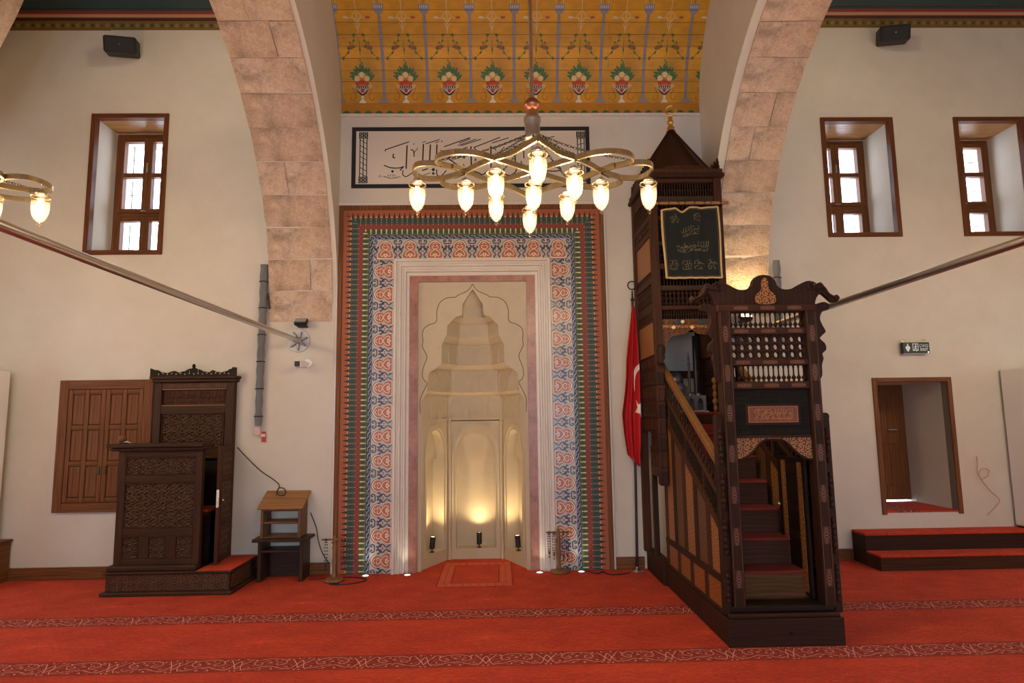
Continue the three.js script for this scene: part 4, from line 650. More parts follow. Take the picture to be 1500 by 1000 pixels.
// prayer bead stands
function beadStand(x, z, label, beads) {
  const t = thing('prayer_bead_stand', label, 'bead stand', [x, 0, z], 'prayer bead stands');
  const W = wood(0.30, 0.16, 0.07, 0.45);
  M(t, 'base', lathe([[0, 0], [0.095, 0], [0.098, 0.012], [0.09, 0.026], [0.03, 0.034], [0, 0.036]], 20), W, [x, 0, z]);
  M(t, 'post', lathe([[0.018, 0.03], [0.028, 0.045], [0.02, 0.07], [0.016, 0.1], [0.022, 0.16], [0.024, 0.2], [0.016, 0.25], [0.02, 0.3], [0.026, 0.33], [0.016, 0.36], [0.02, 0.40], [0.012, 0.42], [0.018, 0.435], [0, 0.45]], 12), W, [x, 0, z]);
  M(t, 'cross_arm', moved(new THREE.CylinderGeometry(0.009, 0.009, 0.26, 8), 0, 0, 0, 0, 0, Math.PI / 2), W, [x, 0.405, z]); M(t, 'cross_arm', moved(new THREE.CylinderGeometry(0.009, 0.009, 0.2, 8), 0, 0, 0, Math.PI / 2), W, [x, 0.39, z]);
  beads.forEach(([dx, len, col], i) => {
    const r = thing('prayer_beads', ['dark', 'deep red', 'blue black', 'brown'][i % 4] + ' string of prayer beads hanging from the stand ' + (x < 0 ? 'beside the low table' : 'beside the niche tiles'), 'prayer beads', [x + dx, 0.40 - len, z]);
    M(r, 'beads', merge(Array.from({ length: 26 }, (_, k) => { const a = k / 26 * 6.283; return moved(new THREE.IcosahedronGeometry(0.0068, 1), 0.011 * Math.sin(a) , len / 2 + len / 2 * Math.cos(a) , 0.004 * Math.cos(a * 2)); })), std({ color: lin(...col), roughness: 0.35 }), [x + dx, 0.412 - len, z + 0.004]);
    M(r, 'tassel', new THREE.ConeGeometry(0.007, 0.035, 6), std({ color: lin(...col), roughness: 0.8 }), [x + dx, 0.40 - len - 0.012, z + 0.004]);
  });
}
beadStand(-1.665, 0.28, 'turned wooden bead stand on the carpet beside the low table', [[-0.085, 0.27, [0.02, 0.015, 0.02]], [0.075, 0.26, [0.10, 0.02, 0.03]], [0.105, 0.24, [0.02, 0.02, 0.05]]]);
beadStand(0.615, 0.10, 'turned wooden bead stand in front of the white moulding', [[-0.10, 0.22, [0.02, 0.015, 0.02]], [0.05, 0.26, [0.10, 0.02, 0.03]], [0.09, 0.25, [0.02, 0.02, 0.05]], [-0.05, 0.24, [0.08, 0.03, 0.02]]]);
// cables
const cable = (name, label, pts, r, mat, n = 60) => { const m = M(scene, name, tube(pts, r, n, 6), mat); m.userData = { label, category: 'cable' }; return m; };
cable('cable', 'thin black cable drooping from the preaching chair to the bookstand', [[-2.745, 1.33, 0.10], [-2.66, 1.23, 0.08], [-2.5, 1.08, 0.08], [-2.36, 0.99, 0.09], [-2.29, 0.93, 0.12], [-2.30, 0.87, 0.14], [-2.25, 0.835, 0.19], [-2.21, 0.85, 0.16], [-2.25, 0.90, 0.10], [-2.31, 0.90, 0.08], [-2.30, 0.84, 0.17]], 0.0055, mBlack);
cable('cable', 'thin black cable falling behind the low table to the skirting', [[-1.99, 0.64, 0.02], [-1.92, 0.47, 0.025], [-1.90, 0.36, 0.03], [-1.85, 0.22, 0.03], [-1.78, 0.12, 0.035]], 0.005, mBlack);
cable('cable', 'black cable looped on the carpet round the foot of the bead stand', [[-1.93, 0.006, 0.22], [-1.85, 0.006, 0.21], [-1.74, 0.006, 0.16], [-1.60, 0.006, 0.16], [-1.44, 0.006, 0.18], [-1.34, 0.006, 0.28], [-1.46, 0.006, 0.42], [-1.62, 0.006, 0.44], [-1.68, 0.006, 0.405], [-1.58, 0.008, 0.40]], 0.006, mBlack, 90);
cable('cable', 'black cable lying on the carpet between niche and flagpole', [[0.9, 0.006, 0.08], [1.0, 0.006, 0.20], [1.06, 0.006, 0.13], [1.12, 0.006, 0.25], [1.25, 0.006, 0.24], [1.31, 0.006, 0.20], [1.335, 0.006, 0.17]], 0.006, mBlack);
cable('wire', 'loose pinkish wire looped on the right wall', [[5.36, 1.10, ZR + 0.012], [5.355, 1.02, ZR + 0.02], [5.34, 0.94, ZR + 0.03], [5.37, 0.86, ZR + 0.03], [5.44, 0.88, ZR + 0.03], [5.47, 0.95, ZR + 0.03], [5.40, 0.97, ZR + 0.025], [5.36, 0.92, ZR + 0.02], [5.39, 0.83, ZR + 0.02], [5.47, 0.72, ZR + 0.025], [5.555, 0.62, ZR + 0.03], [5.50, 0.55, ZR + 0.03], [5.40, 0.46, ZR + 0.03]], 0.005, std({ color: lin(0.62, 0.34, 0.27), roughness: 0.6 }), 80);

// ---------- tall pulpit with stairs on the right ----------
{
  const t = thing('pulpit', 'tall dark wooden pulpit with stairs, carved gate and pointed tower roof', 'pulpit', [2.0, 0, 1.2]);
  const D = mWoodDark, R = mWoodRed, BK = mWoodBlack;
  const inlayTex = (bg, fg, cell, sd, w = 512, h = 512, lw = 4) => canvasTex(w, h, (x, W, H) => { x.fillStyle = bg; x.fillRect(0, 0, W, H); x.globalAlpha = 0.25; for (let k = 0; k < 300; k++) { x.fillStyle = k % 2 ? '#000' : '#7a4a22'; x.fillRect(rnd() * W, 0, 1 + rnd() * 2, H); } x.globalAlpha = 1; vine(x, W, H, cell, fg, lw, sd, false); });
  const mInlay = std({ map: rep(inlayTex('rgb(70,34,16)', 'rgb(176,118,56)', 64, 3, 512, 512, 7), 2.2), roughness: 0.45 });
  const mInlayRed = std({ map: rep(inlayTex('rgb(86,32,16)', 'rgb(168,104,44)', 64, 9, 512, 512, 7), 2.6), roughness: 0.45 });
  const mInlayDark = std({ map: rep(inlayTex('rgb(46,26,16)', 'rgb(120,78,40)', 64, 7, 512, 512, 6), 2.4), roughness: 0.5 });
  const mStair = std({ color: lin(0.20, 0.022, 0.014), roughness: 1, bumpMap: rep(dataTex(128, 128, (u, v) => n4(u, v)), 4), bumpScale: 0.003 }), mRiser = wood(0.15, 0.062, 0.020, 0.5);
  const sw = (m) => { const c = m.clone(); return c; };
  const baluster = (h, r, k = 8) => lathe([[0.35, 0], [0.6, 0.02], [0.6, 0.06], [0.3, 0.09], [0.75, 0.17], [1, 0.24], [0.8, 0.31], [0.4, 0.38], [0.32, 0.5], [0.32, 0.82], [0.55, 0.86], [0.35, 0.9], [0.55, 0.95], [0.4, 1]].map(([a, b]) => [a * r, b * h]), k);
  const spindle = (h, r, n, k = 8) => { const p = [[0.3 * r, 0]]; for (let i = 0; i < n; i++) { const y = (i + 0.5) / n * h, s = h / n; const big = i % 3 === 1 ? 1 : 0.78; p.push([0.45 * r, y - s * 0.42], [big * r, y - s * 0.2], [big * r, y + s * 0.2], [0.45 * r, y + s * 0.42]); } p.push([0.3 * r, h]); return lathe(p, k); };
  // screen of upright turned rods with cross rails and beads
  const lattice = (w, h, nx, ny, r) => { const l = []; for (let i = 0; i < nx; i++) l.push(moved(new THREE.CylinderGeometry(r, r, h, 5), -w / 2 + (i + 0.5) * w / nx, h / 2, 0)); for (let j = 0; j < ny; j++) { const y = (j + 0.5) * h / ny; l.push(moved(new THREE.CylinderGeometry(r * 0.7, r * 0.7, w, 5), 0, y, 0, 0, 0, Math.PI / 2)); for (let i = 0; i < nx; i++) l.push(moved(new THREE.OctahedronGeometry(r * 1.9, 1), -w / 2 + (i + 0.5) * w / nx, y, 0)); } return merge(l); };
  // gold-lined inlay bars laid on a face
  const motif = (bg, fg) => std({ roughness: 0.55, map: canvasTex(96, 240, (x, W, H) => { x.fillStyle = bg; x.fillRect(0, 0, W, H); x.strokeStyle = x.fillStyle = fg; x.lineCap = 'round'; x.lineWidth = 6;
    for (const s of [-1, 1]) { x.beginPath(); x.ellipse(W / 2, H / 2 + s * 62, 22, 30, 0, 0, 7); x.stroke(); x.beginPath(); x.moveTo(W / 2, H / 2); x.bezierCurveTo(W / 2 + 44, H / 2 + s * 10, W / 2 + 40, H / 2 + s * 34, W / 2 + 6, H / 2 + s * 34); x.moveTo(W / 2, H / 2); x.bezierCurveTo(W / 2 - 44, H / 2 + s * 10, W / 2 - 40, H / 2 + s * 34, W / 2 - 6, H / 2 + s * 34); x.stroke(); x.beginPath(); x.ellipse(W / 2, H / 2 + s * 62, 6, 12, 0, 0, 7); x.fill(); x.beginPath(); x.moveTo(W / 2, H / 2 + s * 94); x.lineTo(W / 2, H / 2 + s * 112); x.stroke(); x.beginPath(); x.arc(W / 2 - 12, H / 2 + s * 100, 5, 0, 7); x.arc(W / 2 + 12, H / 2 + s * 100, 5, 0, 7); x.fill(); }
    x.beginPath(); x.arc(W / 2, H / 2, 9, 0, 7); x.fill(); }, { wrap: false }) });
  const mMotif = motif('rgb(52,28,18)', 'rgb(150,92,44)'), mMotifRed = motif('rgb(68,36,22)', 'rgb(158,96,44)'), mg = new Map();
  const mbox = (w, h) => { const k = w.toFixed(3) + h.toFixed(3); if (!mg.has(k)) mg.set(k, new THREE.BoxGeometry(w, h, 0.005)); return mg.get(k); };
  const inlayBar = (x0, x1, y0, y1, z, n, vert) => { for (let k = 0; k < n; k++) { const f = (k + 0.5) / n; if (vert) M(t, 'inlay_motif', mbox(0.05, 0.125), mMotif, [(x0 + x1) / 2, y0 + (y1 - y0) * f, z - 0.0015]); else M(t, 'inlay_motif', mbox(Math.min(0.034, y1 - y0 - 0.012), 0.11), mMotifRed, [x0 + (x1 - x0) * f, (y0 + y1) / 2, z - 0.0015], [0, 0, Math.PI / 2]); } };
  // --- base ---
  const xl = 1.58, xr = 2.40, zf = 2.33;
  B(t, 'base_front', D, xl, xr, 0, 0.185, zf - 0.12, zf + 0.01, 0.004); B(t, 'base_side', D, xl, xl + 0.06, 0, 0.185, 0.70, zf - 0.12); B(t, 'base_side', D, xr - 0.06, xr, 0, 0.185, 0.05, zf - 0.12);
  B(t, 'base_side', D, xl - 0.03, xl + 0.06, 0, 0.22, 0.04, 0.70);
  B(t, 'threshold', D, xl + 0.02, xr - 0.02, 0.185, 0.215, zf - 0.2, zf + 0.005, 0.008); B(t, 'threshold', BK, xl + 0.04, xr - 0.04, 0.215, 0.26, zf - 0.2, zf - 0.03, 0.012);
  M(t, 'keyhole', new THREE.SphereGeometry(0.012, 8, 6), BK, [2.02, 0.09, zf + 0.01]);
  // --- gate ---
  const gz0 = 2.19, gz1 = 2.30, pl0 = 1.645, pl1 = 1.73, pr0 = 2.295, pr1 = 2.375;
  for (const [a, b] of [[pl0, pl1], [pr0, pr1]]) { B(t, 'gate_post', D, a, b, 0.24, 2.37, gz0, gz1); inlayBar(a, b, 0.3, 2.34, gz1, 7, true); for (const x of [a + 0.009, b - 0.011]) B(t, 'inlay_line', mWoodRail, x, x + 0.002, 0.26, 2.36, gz1 - 0.003, gz1 + 0.0008, 0); }
  for (const [a, b] of [[1.59, 1.645], [2.375, 2.43]]) { B(t, 'outer_post', D, a, b, 0.2, 1.58, gz0 + 0.01, gz1 - 0.025); M(t, 'post_cap', moved(new THREE.CylinderGeometry(0.0275, 0.0275, 0.075, 12), 0, 0, 0, Math.PI / 2), D, [(a + b) / 2, 1.58, gz0 + 0.05]); for (const y of [0.27, 0.6, 0.92, 1.24]) M(t, 'turned_spindle', spindle(0.26, 0.022, 6), D, [(a + b) / 2, y, gz1 - 0.022]); }
  const rails = [[2.36, 2.415], [2.19, 2.24], [1.96, 2.005], [1.785, 1.84]];
  for (const [a, b] of rails) { const first = a === 2.36; B(t, 'gate_rail', R, first ? pl0 - 0.01 : pl1, first ? pr1 + 0.01 : pr0, a, b, gz0 + 0.01, gz1 - (first ? 0 : 0.012)); inlayBar(pl1 - 0.02, pr0 + 0.02, a, b, gz1 - (first ? 0 : 0.012), 3, false); }
  const bg1 = baluster(0.12, 0.018), nb = 15;
  for (const y of [2.24, 1.84]) for (let k = 0; k < nb; k++) M(t, 'baluster', bg1, D, [pl1 + (k + 0.5) * (pr0 - pl1) / nb, y, (gz0 + gz1) / 2]);
  { // bead screen: a board pierced by rounds
    const w = pr0 - pl1, holes = []; for (let j = 0; j < 3; j++) for (let i = 0; i < 9; i++) { const c = []; for (let a = 0; a < 10; a++) c.push([-w / 2 + (i + 0.5) * w / 9 + 0.019 * Math.cos(a * 0.6283), 0.035 + j * 0.0575 + 0.021 * Math.sin(a * 0.6283)]); holes.push(c); }
    M(t, 'bead_screen', extrude(rect(-w / 2, w / 2, 0, 0.185), 0.03, holes), D, [(pl1 + pr0) / 2, 2.005, 2.23]);
    const l = []; for (let j = 0; j < 4; j++) for (let i = 1; i < 9; i++) l.push(moved(new THREE.OctahedronGeometry(0.012, 1), -w / 2 + i * w / 9, 0.006 + j * 0.0575, 0.02)); M(t, 'turned_beads', merge(l), R, [(pl1 + pr0) / 2, 2.005, 2.245]);
  }
  // name panel with inlaid writing
  const mName = wood(0.017, 0.014, 0.009, 0.7);
  B(t, 'name_board', mName, pl1, pr0, 1.44, 1.785, gz0 + 0.03, gz0 + 0.07);
  for (const y of [1.71, 1.475]) M(t, 'carved_writing', relief(0.3, 0.055, 0.004, 0.005, (x, W, H) => script(x, 0, 0, W, H, '#fff', 9 + y * 10)), mName, [2.0, y, gz0 + 0.0705]);
  B(t, 'cartouche_frame', D, 1.81, 2.22, 1.52, 1.68, gz0 + 0.07, gz0 + 0.085); B(t, 'cartouche', std({ roughness: 0.45, map: canvasTex(512, 180, (x, W, H) => { x.fillStyle = 'rgb(104,48,22)'; x.fillRect(0, 0, W, H); vine(x, W, H, 60, 'rgb(140,86,40)', 3, 5, false); script(x, 60, 20, W - 120, 80, 'rgb(170,116,56)', 63); script(x, 60, 80, W - 120, 80, 'rgb(170,116,56)', 19); x.strokeStyle = 'rgb(170,116,56)'; x.lineWidth = 6; x.strokeRect(6, 6, W - 12, H - 12); }, { wrap: false }) }), 1.83, 2.20, 1.54, 1.66, gz0 + 0.085, gz0 + 0.089, 0);
  { const g = t.children[t.children.length - 1]; const q = new THREE.BoxGeometry(0.37, 0.12, 0.004); g.geometry = q; }
  // arch head over the doorway
  { const a = pl1, b = pr0, c = (a + b) / 2, pts = [[a, 1.27], ...smooth([[a, 1.27], [a + 0.06, 1.28], [a + 0.14, 1.345], [c - 0.08, 1.405], [c, 1.415], [c + 0.08, 1.405], [b - 0.14, 1.345], [b - 0.06, 1.28], [b, 1.27]], 30), [b, 1.44], [a, 1.44]];
    M(t, 'arch_head', extrude(pts, 0.03), mInlay, [0, 0, gz0 + 0.035]); M(t, 'arch_bead', tube(smooth([[a, 1.27], [a + 0.06, 1.28], [a + 0.14, 1.345], [c - 0.08, 1.405], [c, 1.415], [c + 0.08, 1.405], [b - 0.14, 1.345], [b - 0.06, 1.28], [b, 1.27]], 12).map(([x, y]) => [x, y, gz0 + 0.07]), 0.009, 40, 6), D); B(t, 'arch_rail', R, a, b, 1.43, 1.447, gz0 + 0.03, gz0 + 0.08); }
  // crest
  { const half = [[0, 2.645], [0.05, 2.635], [0.085, 2.60], [0.10, 2.56], [0.14, 2.535], [0.20, 2.535], [0.27, 2.57], [0.33, 2.595], [0.37, 2.59], [0.385, 2.565], [0.43, 2.585], [0.455, 2.56], [0.49, 2.50], [0.53, 2.475], [0.55, 2.49], [0.565, 2.465], [0.55, 2.435], [0.51, 2.435], [0.47, 2.47], [0.43, 2.50], [0.395, 2.47], [0.375, 2.415]];
    const c = 2.01, r = smooth(half, 70), pts = [...r.map(([x, y]) => [c + x, y]), ...r.slice().reverse().map(([x, y]) => [c - x, y])].slice(0, -1);
    M(t, 'crest', extrude(pts.reverse(), 0.05, [], 0.006), D, [0, 0, gz0 + 0.04]);
    for (const s of [-1, 1]) { const sp = []; for (let a = 0; a < 26; a++) { const u = a / 25, an = 0.3 + u * 9, rad = 0.036 * (1 - u * 0.8); sp.push([c + s * (0.355 + rad * Math.cos(an)), 2.55 + rad * Math.sin(an), gz0 + 0.092]); } M(t, 'carved_scroll', tube(sp, 0.006, 50, 6), D); M(t, 'carved_scroll', tube([[c + s * 0.39, 2.53, gz0 + 0.09], [c + s * 0.44, 2.545, gz0 + 0.094], [c + s * 0.48, 2.49, gz0 + 0.094], [c + s * 0.535, 2.46, gz0 + 0.092]], 0.009, 24, 6), D); M(t, 'carved_boss', new THREE.SphereGeometry(0.02, 10, 8), D, [c + s * 0.543, 2.462, gz0 + 0.085]); }
    M(t, 'crest_inlay', extrude(smooth([[-0.07, 2.43], [0.07, 2.43], [0.075, 2.48], [0.03, 2.53], [0.025, 2.59], [0, 2.62], [-0.025, 2.59], [-0.03, 2.53], [-0.075, 2.48]], 40, true).slice(0, -1), 0.004), mInlay, [c, 0, gz0 + 0.089]);
    // scalloped wings down both sides
    const wing = smooth([[0, 2.41], [0.09, 2.435], [0.13, 2.41], [0.12, 2.38], [0.07, 2.36], [0.05, 2.31], [0.065, 2.26], [0.085, 2.21], [0.06, 2.185], [0.04, 2.16], [0.075, 2.12], [0.08, 2.075], [0.05, 2.045], [0.055, 2.01], [0.04, 1.96], [0.035, 1.88], [0, 1.83]], 60);
    for (const s of [-1, 1]) { const p = [...wing, [0, 1.83]].map(([x, y]) => [(s > 0 ? pr1 : pl0) + s * x, y]); M(t, 'scalloped_wing', extrude(s > 0 ? p.slice().reverse() : p, 0.035, [], 0.005), D, [0, 0, gz0 + 0.04]); }
  }
  // --- stairs ---
  const steps = 6, sx0 = 1.66, sx1 = 2.29;
  for (let k = 0; k < steps + 1; k++) { const y1 = 0.45 + 0.197 * k, z = 2.08 - 0.215 * k; B(t, 'stair_riser', k > 4 ? mStair : k ? mWoodRed : mRiser, sx0, sx1, k ? y1 - 0.197 : 0.2, y1 - 0.02, z - 0.03, z, 0.002); if (k < steps) B(t, 'stair_tread', mStair, sx0, sx1, y1 - 0.02, y1, z - 0.24, z + 0.015, 0.005); }
  B(t, 'landing', mStair, 1.56, 2.22, 1.61, 1.632, 0.08, 0.80, 0.004); B(t, 'landing_frame', D, 1.54, 2.24, 1.52, 1.61, 0.08, 0.80);
  // --- sides ---
  const side = (x, out) => {                        // out = -1 faces the niche
    const P2 = (z, y) => [z, y], zb = 0.66, zt = 2.25, line = (z, y0) => y0 - 0.552 * (z - zb), part = (name, pts, d, mat, dx = 0, bev = 0.003) => { const g = extrude(pts, d, [], bev); M(t, name, g, mat, [x + dx + (out < 0 ? d : 0), 0, 0], [0, -Math.PI / 2, 0]); if (out > 0) t.children[t.children.length - 1].position.x += d; };
    const slant = (ya, yb) => [[zb, line(zb, ya)], [zt, line(zt, ya)], [zt, line(zt, yb)], [zb, line(zb, yb)]];
    part('handrail', slant(2.07, 2.14), 0.055, mWoodRail, -0.006, 0.012); part('slanted_rail', slant(1.865, 1.91), 0.035, R); part('slanted_rail', slant(1.62, 1.69), 0.04, R); if (out > 0) part('lattice_back', slant(1.66, 2.08), 0.008, BK, 0.032, 0);
    const bh = baluster(0.16, 0.014, 6), nB = 24; for (let k = 0; k < nB; k++) { const z = zb + (k + 0.5) * (zt - zb) / nB; M(t, 'baluster', bh, D, [x + 0.018, line(z, 1.91) , z]); }
    { const l = [], nl = 30; for (let k = 0; k < nl; k++) { const z = zb + (k + 0.5) * (zt - zb) / nl; l.push(moved(new THREE.CylinderGeometry(0.006, 0.006, 0.175, 5), 0, line(z, 1.69) + 0.0875, z)); for (const f of [0.2, 0.5, 0.8]) l.push(moved(new THREE.OctahedronGeometry(0.013, 1), 0, line(z, 1.69) + 0.175 * f, z)); } for (const f of [0.2, 0.5, 0.8]) { const y0 = 1.69 + 0.175 * f; const len = Math.hypot(zt - zb, 0.552 * (zt - zb)); l.push(moved(new THREE.CylinderGeometry(0.005, 0.005, len, 5), 0, line((zb + zt) / 2, y0), (zb + zt) / 2, Math.PI / 2 + Math.atan(0.552), 0, 0)); } M(t, 'bead_lattice', merge(l), BK, [x + 0.018, 0, 0]); }
    for (const z of [0.95, 1.45, 1.9]) B(t, 'lattice_post', R, x + 0.004, x + 0.032, line(z, 1.69) - 0.02, line(z, 1.865) + 0.01, z - 0.012, z + 0.012);
    // mid rail, lower panels, upright inlaid panels
    B(t, 'mid_rail', D, x, x + 0.04, 0.40, 0.455, 0.70, 2.20); B(t, 'low_rail', D, x, x + 0.035, 0.185, 0.215, 0.70, 2.20);
    const nP = 4, pz = (2.20 - 0.70) / nP;
    for (let k = 0; k < nP; k++) { const z0 = 0.70 + k * pz; B(t, 'stile', R, x + 0.003, x + 0.035, 0.215, 0.40, z0, z0 + 0.07); B(t, 'inlaid_panel', mInlayRed, x + 0.012, x + 0.03, 0.215, 0.40, z0 + 0.07, z0 + pz, 0); }
    const nU = 5, uz = (2.22 - 0.70) / nU;
    for (let k = 0; k < nU; k++) { const z0 = 0.70 + k * uz, top = (z) => line(z, 1.62); const a = z0 + 0.09, b = z0 + uz; if (top(b) < 0.5) { part('inlaid_panel', [[a, 0.455], [b, 0.455], [b, Math.max(0.46, top(b))], [a, top(a)]], 0.018, k % 2 ? mInlayDark : mInlay, 0.012, 0); } else part('inlaid_panel', [[a, 0.455], [b, 0.455], [b, top(b)], [a, top(a)]], 0.018, k % 2 ? mInlayDark : mInlay, 0.012, 0); part('stile', [[z0, 0.455], [a, 0.455], [a, top(a)], [z0, top(z0)]], 0.034, k % 2 ? D : R, 0.002); }
    B(t, 'end_post', D, x, x + 0.05, 0.19, 1.26, 2.20, 2.245);
  };
  side(1.59, -1); side(2.335, 1);
  // door leaf folded back inside the gate
  { const g = G(t, 'gate_door', [2.285, 0.27, 2.19]); L(g, 'leaf', box(0.022, 1.0, 0.46), BK, [-0.012, 0.5, -0.24]); for (const z of [-0.09, -0.36]) L(g, 'inlay_strip', box(0.004, 0.94, 0.07, 0), mInlay, [-0.0255, 0.5, z]); for (const y of [0.08, 0.42, 0.62, 0.92]) L(g, 'door_rail', box(0.006, 0.05, 0.16), D, [-0.026, y, -0.225]); L(g, 'door_knob', new THREE.SphereGeometry(0.013, 10, 8), mSteel, [-0.045, 0.62, -0.42]); }
  // --- tower ---
  const T = { x0: 1.515, x1: 2.235, z0: 0.05, z1: 0.90 };
  const legs = [[T.x0, T.z1 - 0.075, 0.2], [T.x1 - 0.075, T.z1 - 0.075, 0.2], [T.x0, T.z0, 0.0], [T.x1 - 0.075, T.z0, 0.0]];
  for (const [x, z] of legs) { const front = z > 0.5; B(t, 'tower_post', R, x, x + 0.075, front ? (x < 1.7 ? 0.95 : 1.0) : 0.2, 3.94, z, z + 0.075); }
  B(t, 'tower_leg', D, 1.55, 1.60, 0.2, 1.30, 0.38, 0.43);
  // side faces: bands of panels and screens between the posts
  const bands = [[1.02, 1.12, 'p'], [1.12, 1.28, 'h'], [1.28, 1.44, 'r'], [1.44, 1.60, 'h'], [1.60, 1.76, 'r'], [1.76, 1.92, 'h'], [1.92, 2.06, 'r'], [2.06, 2.20, 'h'], [2.20, 2.52, 'i'], [2.52, 2.62, 'r'], [2.62, 2.70, 'p'], [2.70, 2.90, 'l'], [2.90, 2.96, 'p'], [2.96, 3.03, 'h'], [3.03, 3.38, 'i'], [3.38, 3.44, 'p'], [3.44, 3.54, 'h'], [3.54, 3.60, 'p'], [3.60, 3.80, 'l'], [3.80, 3.94, 'p']];
  for (const [a, b, k] of bands) for (const x of [T.x0 + 0.01, T.x1 - 0.05]) {
    const z0 = T.z0 + 0.075, z1 = T.z1 - 0.075, zz0 = a < 1.3 ? 0.5 : z0;
    if (k === 'p') B(t, 'side_rail', R, x, x + 0.045, a, b, zz0, z1); else if (k === 'i') { B(t, 'inlaid_panel', mInlay, x + 0.015, x + 0.03, a, b, z0, z1, 0); }
    else if (k === 'l') M(t, 'lattice_screen', lattice(z1 - z0, b - a, 20, 3, 0.0075), D, [x + 0.02, a, (z0 + z1) / 2], [0, Math.PI / 2, 0]);
    else { B(t, 'side_panel', k === 'r' ? R : D, x + 0.012, x + 0.028, a, b, zz0, z1, 0); B(t, 'side_bead', D, x + 0.004, x + 0.036, b - 0.018, b, zz0, z1); const n = 4; for (let q = 0; q < n; q++) { const c0 = zz0 + (q + 0.12) * (z1 - zz0) / n, c1 = zz0 + (q + 0.88) * (z1 - zz0) / n; B(t, 'raised_field', k === 'r' ? D : R, x + 0.005, x + 0.012, a + 0.025, b - 0.035, c0, c1, 0.003); } }
  }
  // front post column of small frames below the handrail
  for (let k = 0; k < 7; k++) B(t, 'post_block', k % 2 ? R : D, T.x0 - 0.006, T.x0 + 0.07, 0.96 + k * 0.155, 1.08 + k * 0.155, T.z1 - 0.08, T.z1 + 0.008, 0.006);
  // front face
  const f0 = T.x0 + 0.075, f1 = T.x1 - 0.075, fz = T.z1 - 0.055, rail = (a, b, m = R) => B(t, 'tower_rail', m, f0, f1, a, b, fz - 0.02, fz + 0.035);
  const screen = (a, b, nx, ny, r = 0.007) => M(t, 'lattice_screen', lattice(f1 - f0, b - a, nx, ny, r), D, [(f0 + f1) / 2, a, fz]);
  rail(3.90, 3.94); screen(3.76, 3.90, 22, 1); rail(3.70, 3.76, mWoodKursu); screen(3.56, 3.70, 14, 3, 0.009); rail(3.52, 3.56); screen(3.30, 3.52, 12, 5, 0.010); rail(3.26, 3.30); screen(3.08, 3.26, 12, 3, 0.009); rail(3.02, 3.08); screen(2.86, 3.02, 18, 1); rail(2.81, 2.86, mWoodKursu); screen(2.66, 2.81, 14, 3, 0.010); rail(2.62, 2.66); screen(2.53, 2.62, 24, 1, 0.006);
  B(t, 'screen_back', BK, f0, f1, 2.5, 3.94, 0.11, 0.125, 0);
  B(t, 'frieze', mInlayDark, f0, f1, 2.47, 2.53, fz - 0.01, fz + 0.02, 0); for (let k = 0; k < 5; k++) { B(t, 'frieze_block', k % 2 ? std({ color: lin(0.035, 0.06, 0.06), roughness: 0.4 }) : mWoodRail, f0 + 0.03 + k * 0.11, f0 + 0.03 + k * 0.11 + (k % 2 ? 0.085 : 0.03), 2.475, 2.525, fz + 0.018, fz + 0.028, 0.003); }
  B(t, 'inlay_rail', mInlay, f0, f1, 2.435, 2.47, fz, fz + 0.035, 0.003);
  for (const [x, y] of [[1.70, 2.445], [1.79, 2.50], [1.88, 2.445]]) M(t, 'bone_roundel', moved(new THREE.CylinderGeometry(0.017, 0.017, 0.01, 14), 0, 0, 0, Math.PI / 2), std({ color: lin(0.85, 0.72, 0.42), roughness: 0.35 }), [x, y, fz + 0.042]);
  { const c = (f0 + f1) / 2, w = (f1 - f0) / 2, arc = smooth([[c - w, 2.14], [c - w + 0.02, 2.20], [c - w + 0.035, 2.28], [c - w + 0.07, 2.345], [c - w * 0.5, 2.375], [c - w * 0.25, 2.385], [c, 2.425], [c + w * 0.25, 2.385], [c + w * 0.5, 2.375], [c + w - 0.07, 2.345], [c + w - 0.035, 2.28], [c + w - 0.02, 2.20], [c + w, 2.14]], 60);
    M(t, 'scalloped_arch', extrude([...arc, [c + w, 2.44], [c - w, 2.44]], 0.025), mInlayDark, [0, 0, fz]); M(t, 'arch_bead', tube(arc.map(([x, y]) => [x, y, fz + 0.026]), 0.005, 80, 5), mWoodRail); }
  for (const x of [T.x0 + 0.037, T.x1 - 0.037]) M(t, 'newel', lathe([[0, 0.2], [0.03, 0.19], [0.045, 0.15], [0.03, 0.1], [0.04, 0.07], [0.025, 0.03], [0.035, 0], [0, 0]], 10), D, [x, 2.08, T.z1 + 0.04]);
  M(t, 'inner_post', spindle(0.34, 0.028, 5, 10), mWoodRail, [2.12, 1.632, 0.74]);
  B(t, 'back_rail', R, T.x0 + 0.075, T.x1 - 0.075, 2.0, 2.08, T.z0, T.z0 + 0.04); B(t, 'back_panel', D, T.x0 + 0.075, T.x1 - 0.075, 1.62, 1.80, T.z0, T.z0 + 0.03);
  B(t, 'inner_curtain', mBlack, 2.10, 2.155, 1.64, 2.45, T.z0 + 0.10, T.z0 + 0.13);
  // cornice with merlons
  B(t, 'cornice', D, T.x0 - 0.03, T.x1 + 0.03, 3.94, 3.985, T.z0 - 0.03, T.z1 + 0.03, 0.01); B(t, 'cornice', R, T.x0 - 0.015, T.x1 + 0.015, 3.985, 4.03, T.z0 - 0.02, T.z1 + 0.015);
  const mer = extrude([[-0.03, 0], [0.03, 0], [0.034, 0.035], [0.018, 0.05], [0.022, 0.075], [0.006, 0.1], [0, 0.125], [-0.006, 0.1], [-0.022, 0.075], [-0.018, 0.05], [-0.034, 0.035]], 0.018);
  for (let k = 0; k < 11; k++) { const z = T.z0 + 0.03 + k * 0.078; for (const x of [T.x0 + 0.004, T.x1 - 0.022]) M(t, 'merlon', mer, D, [x, 4.03, z], [0, Math.PI / 2, 0]); }
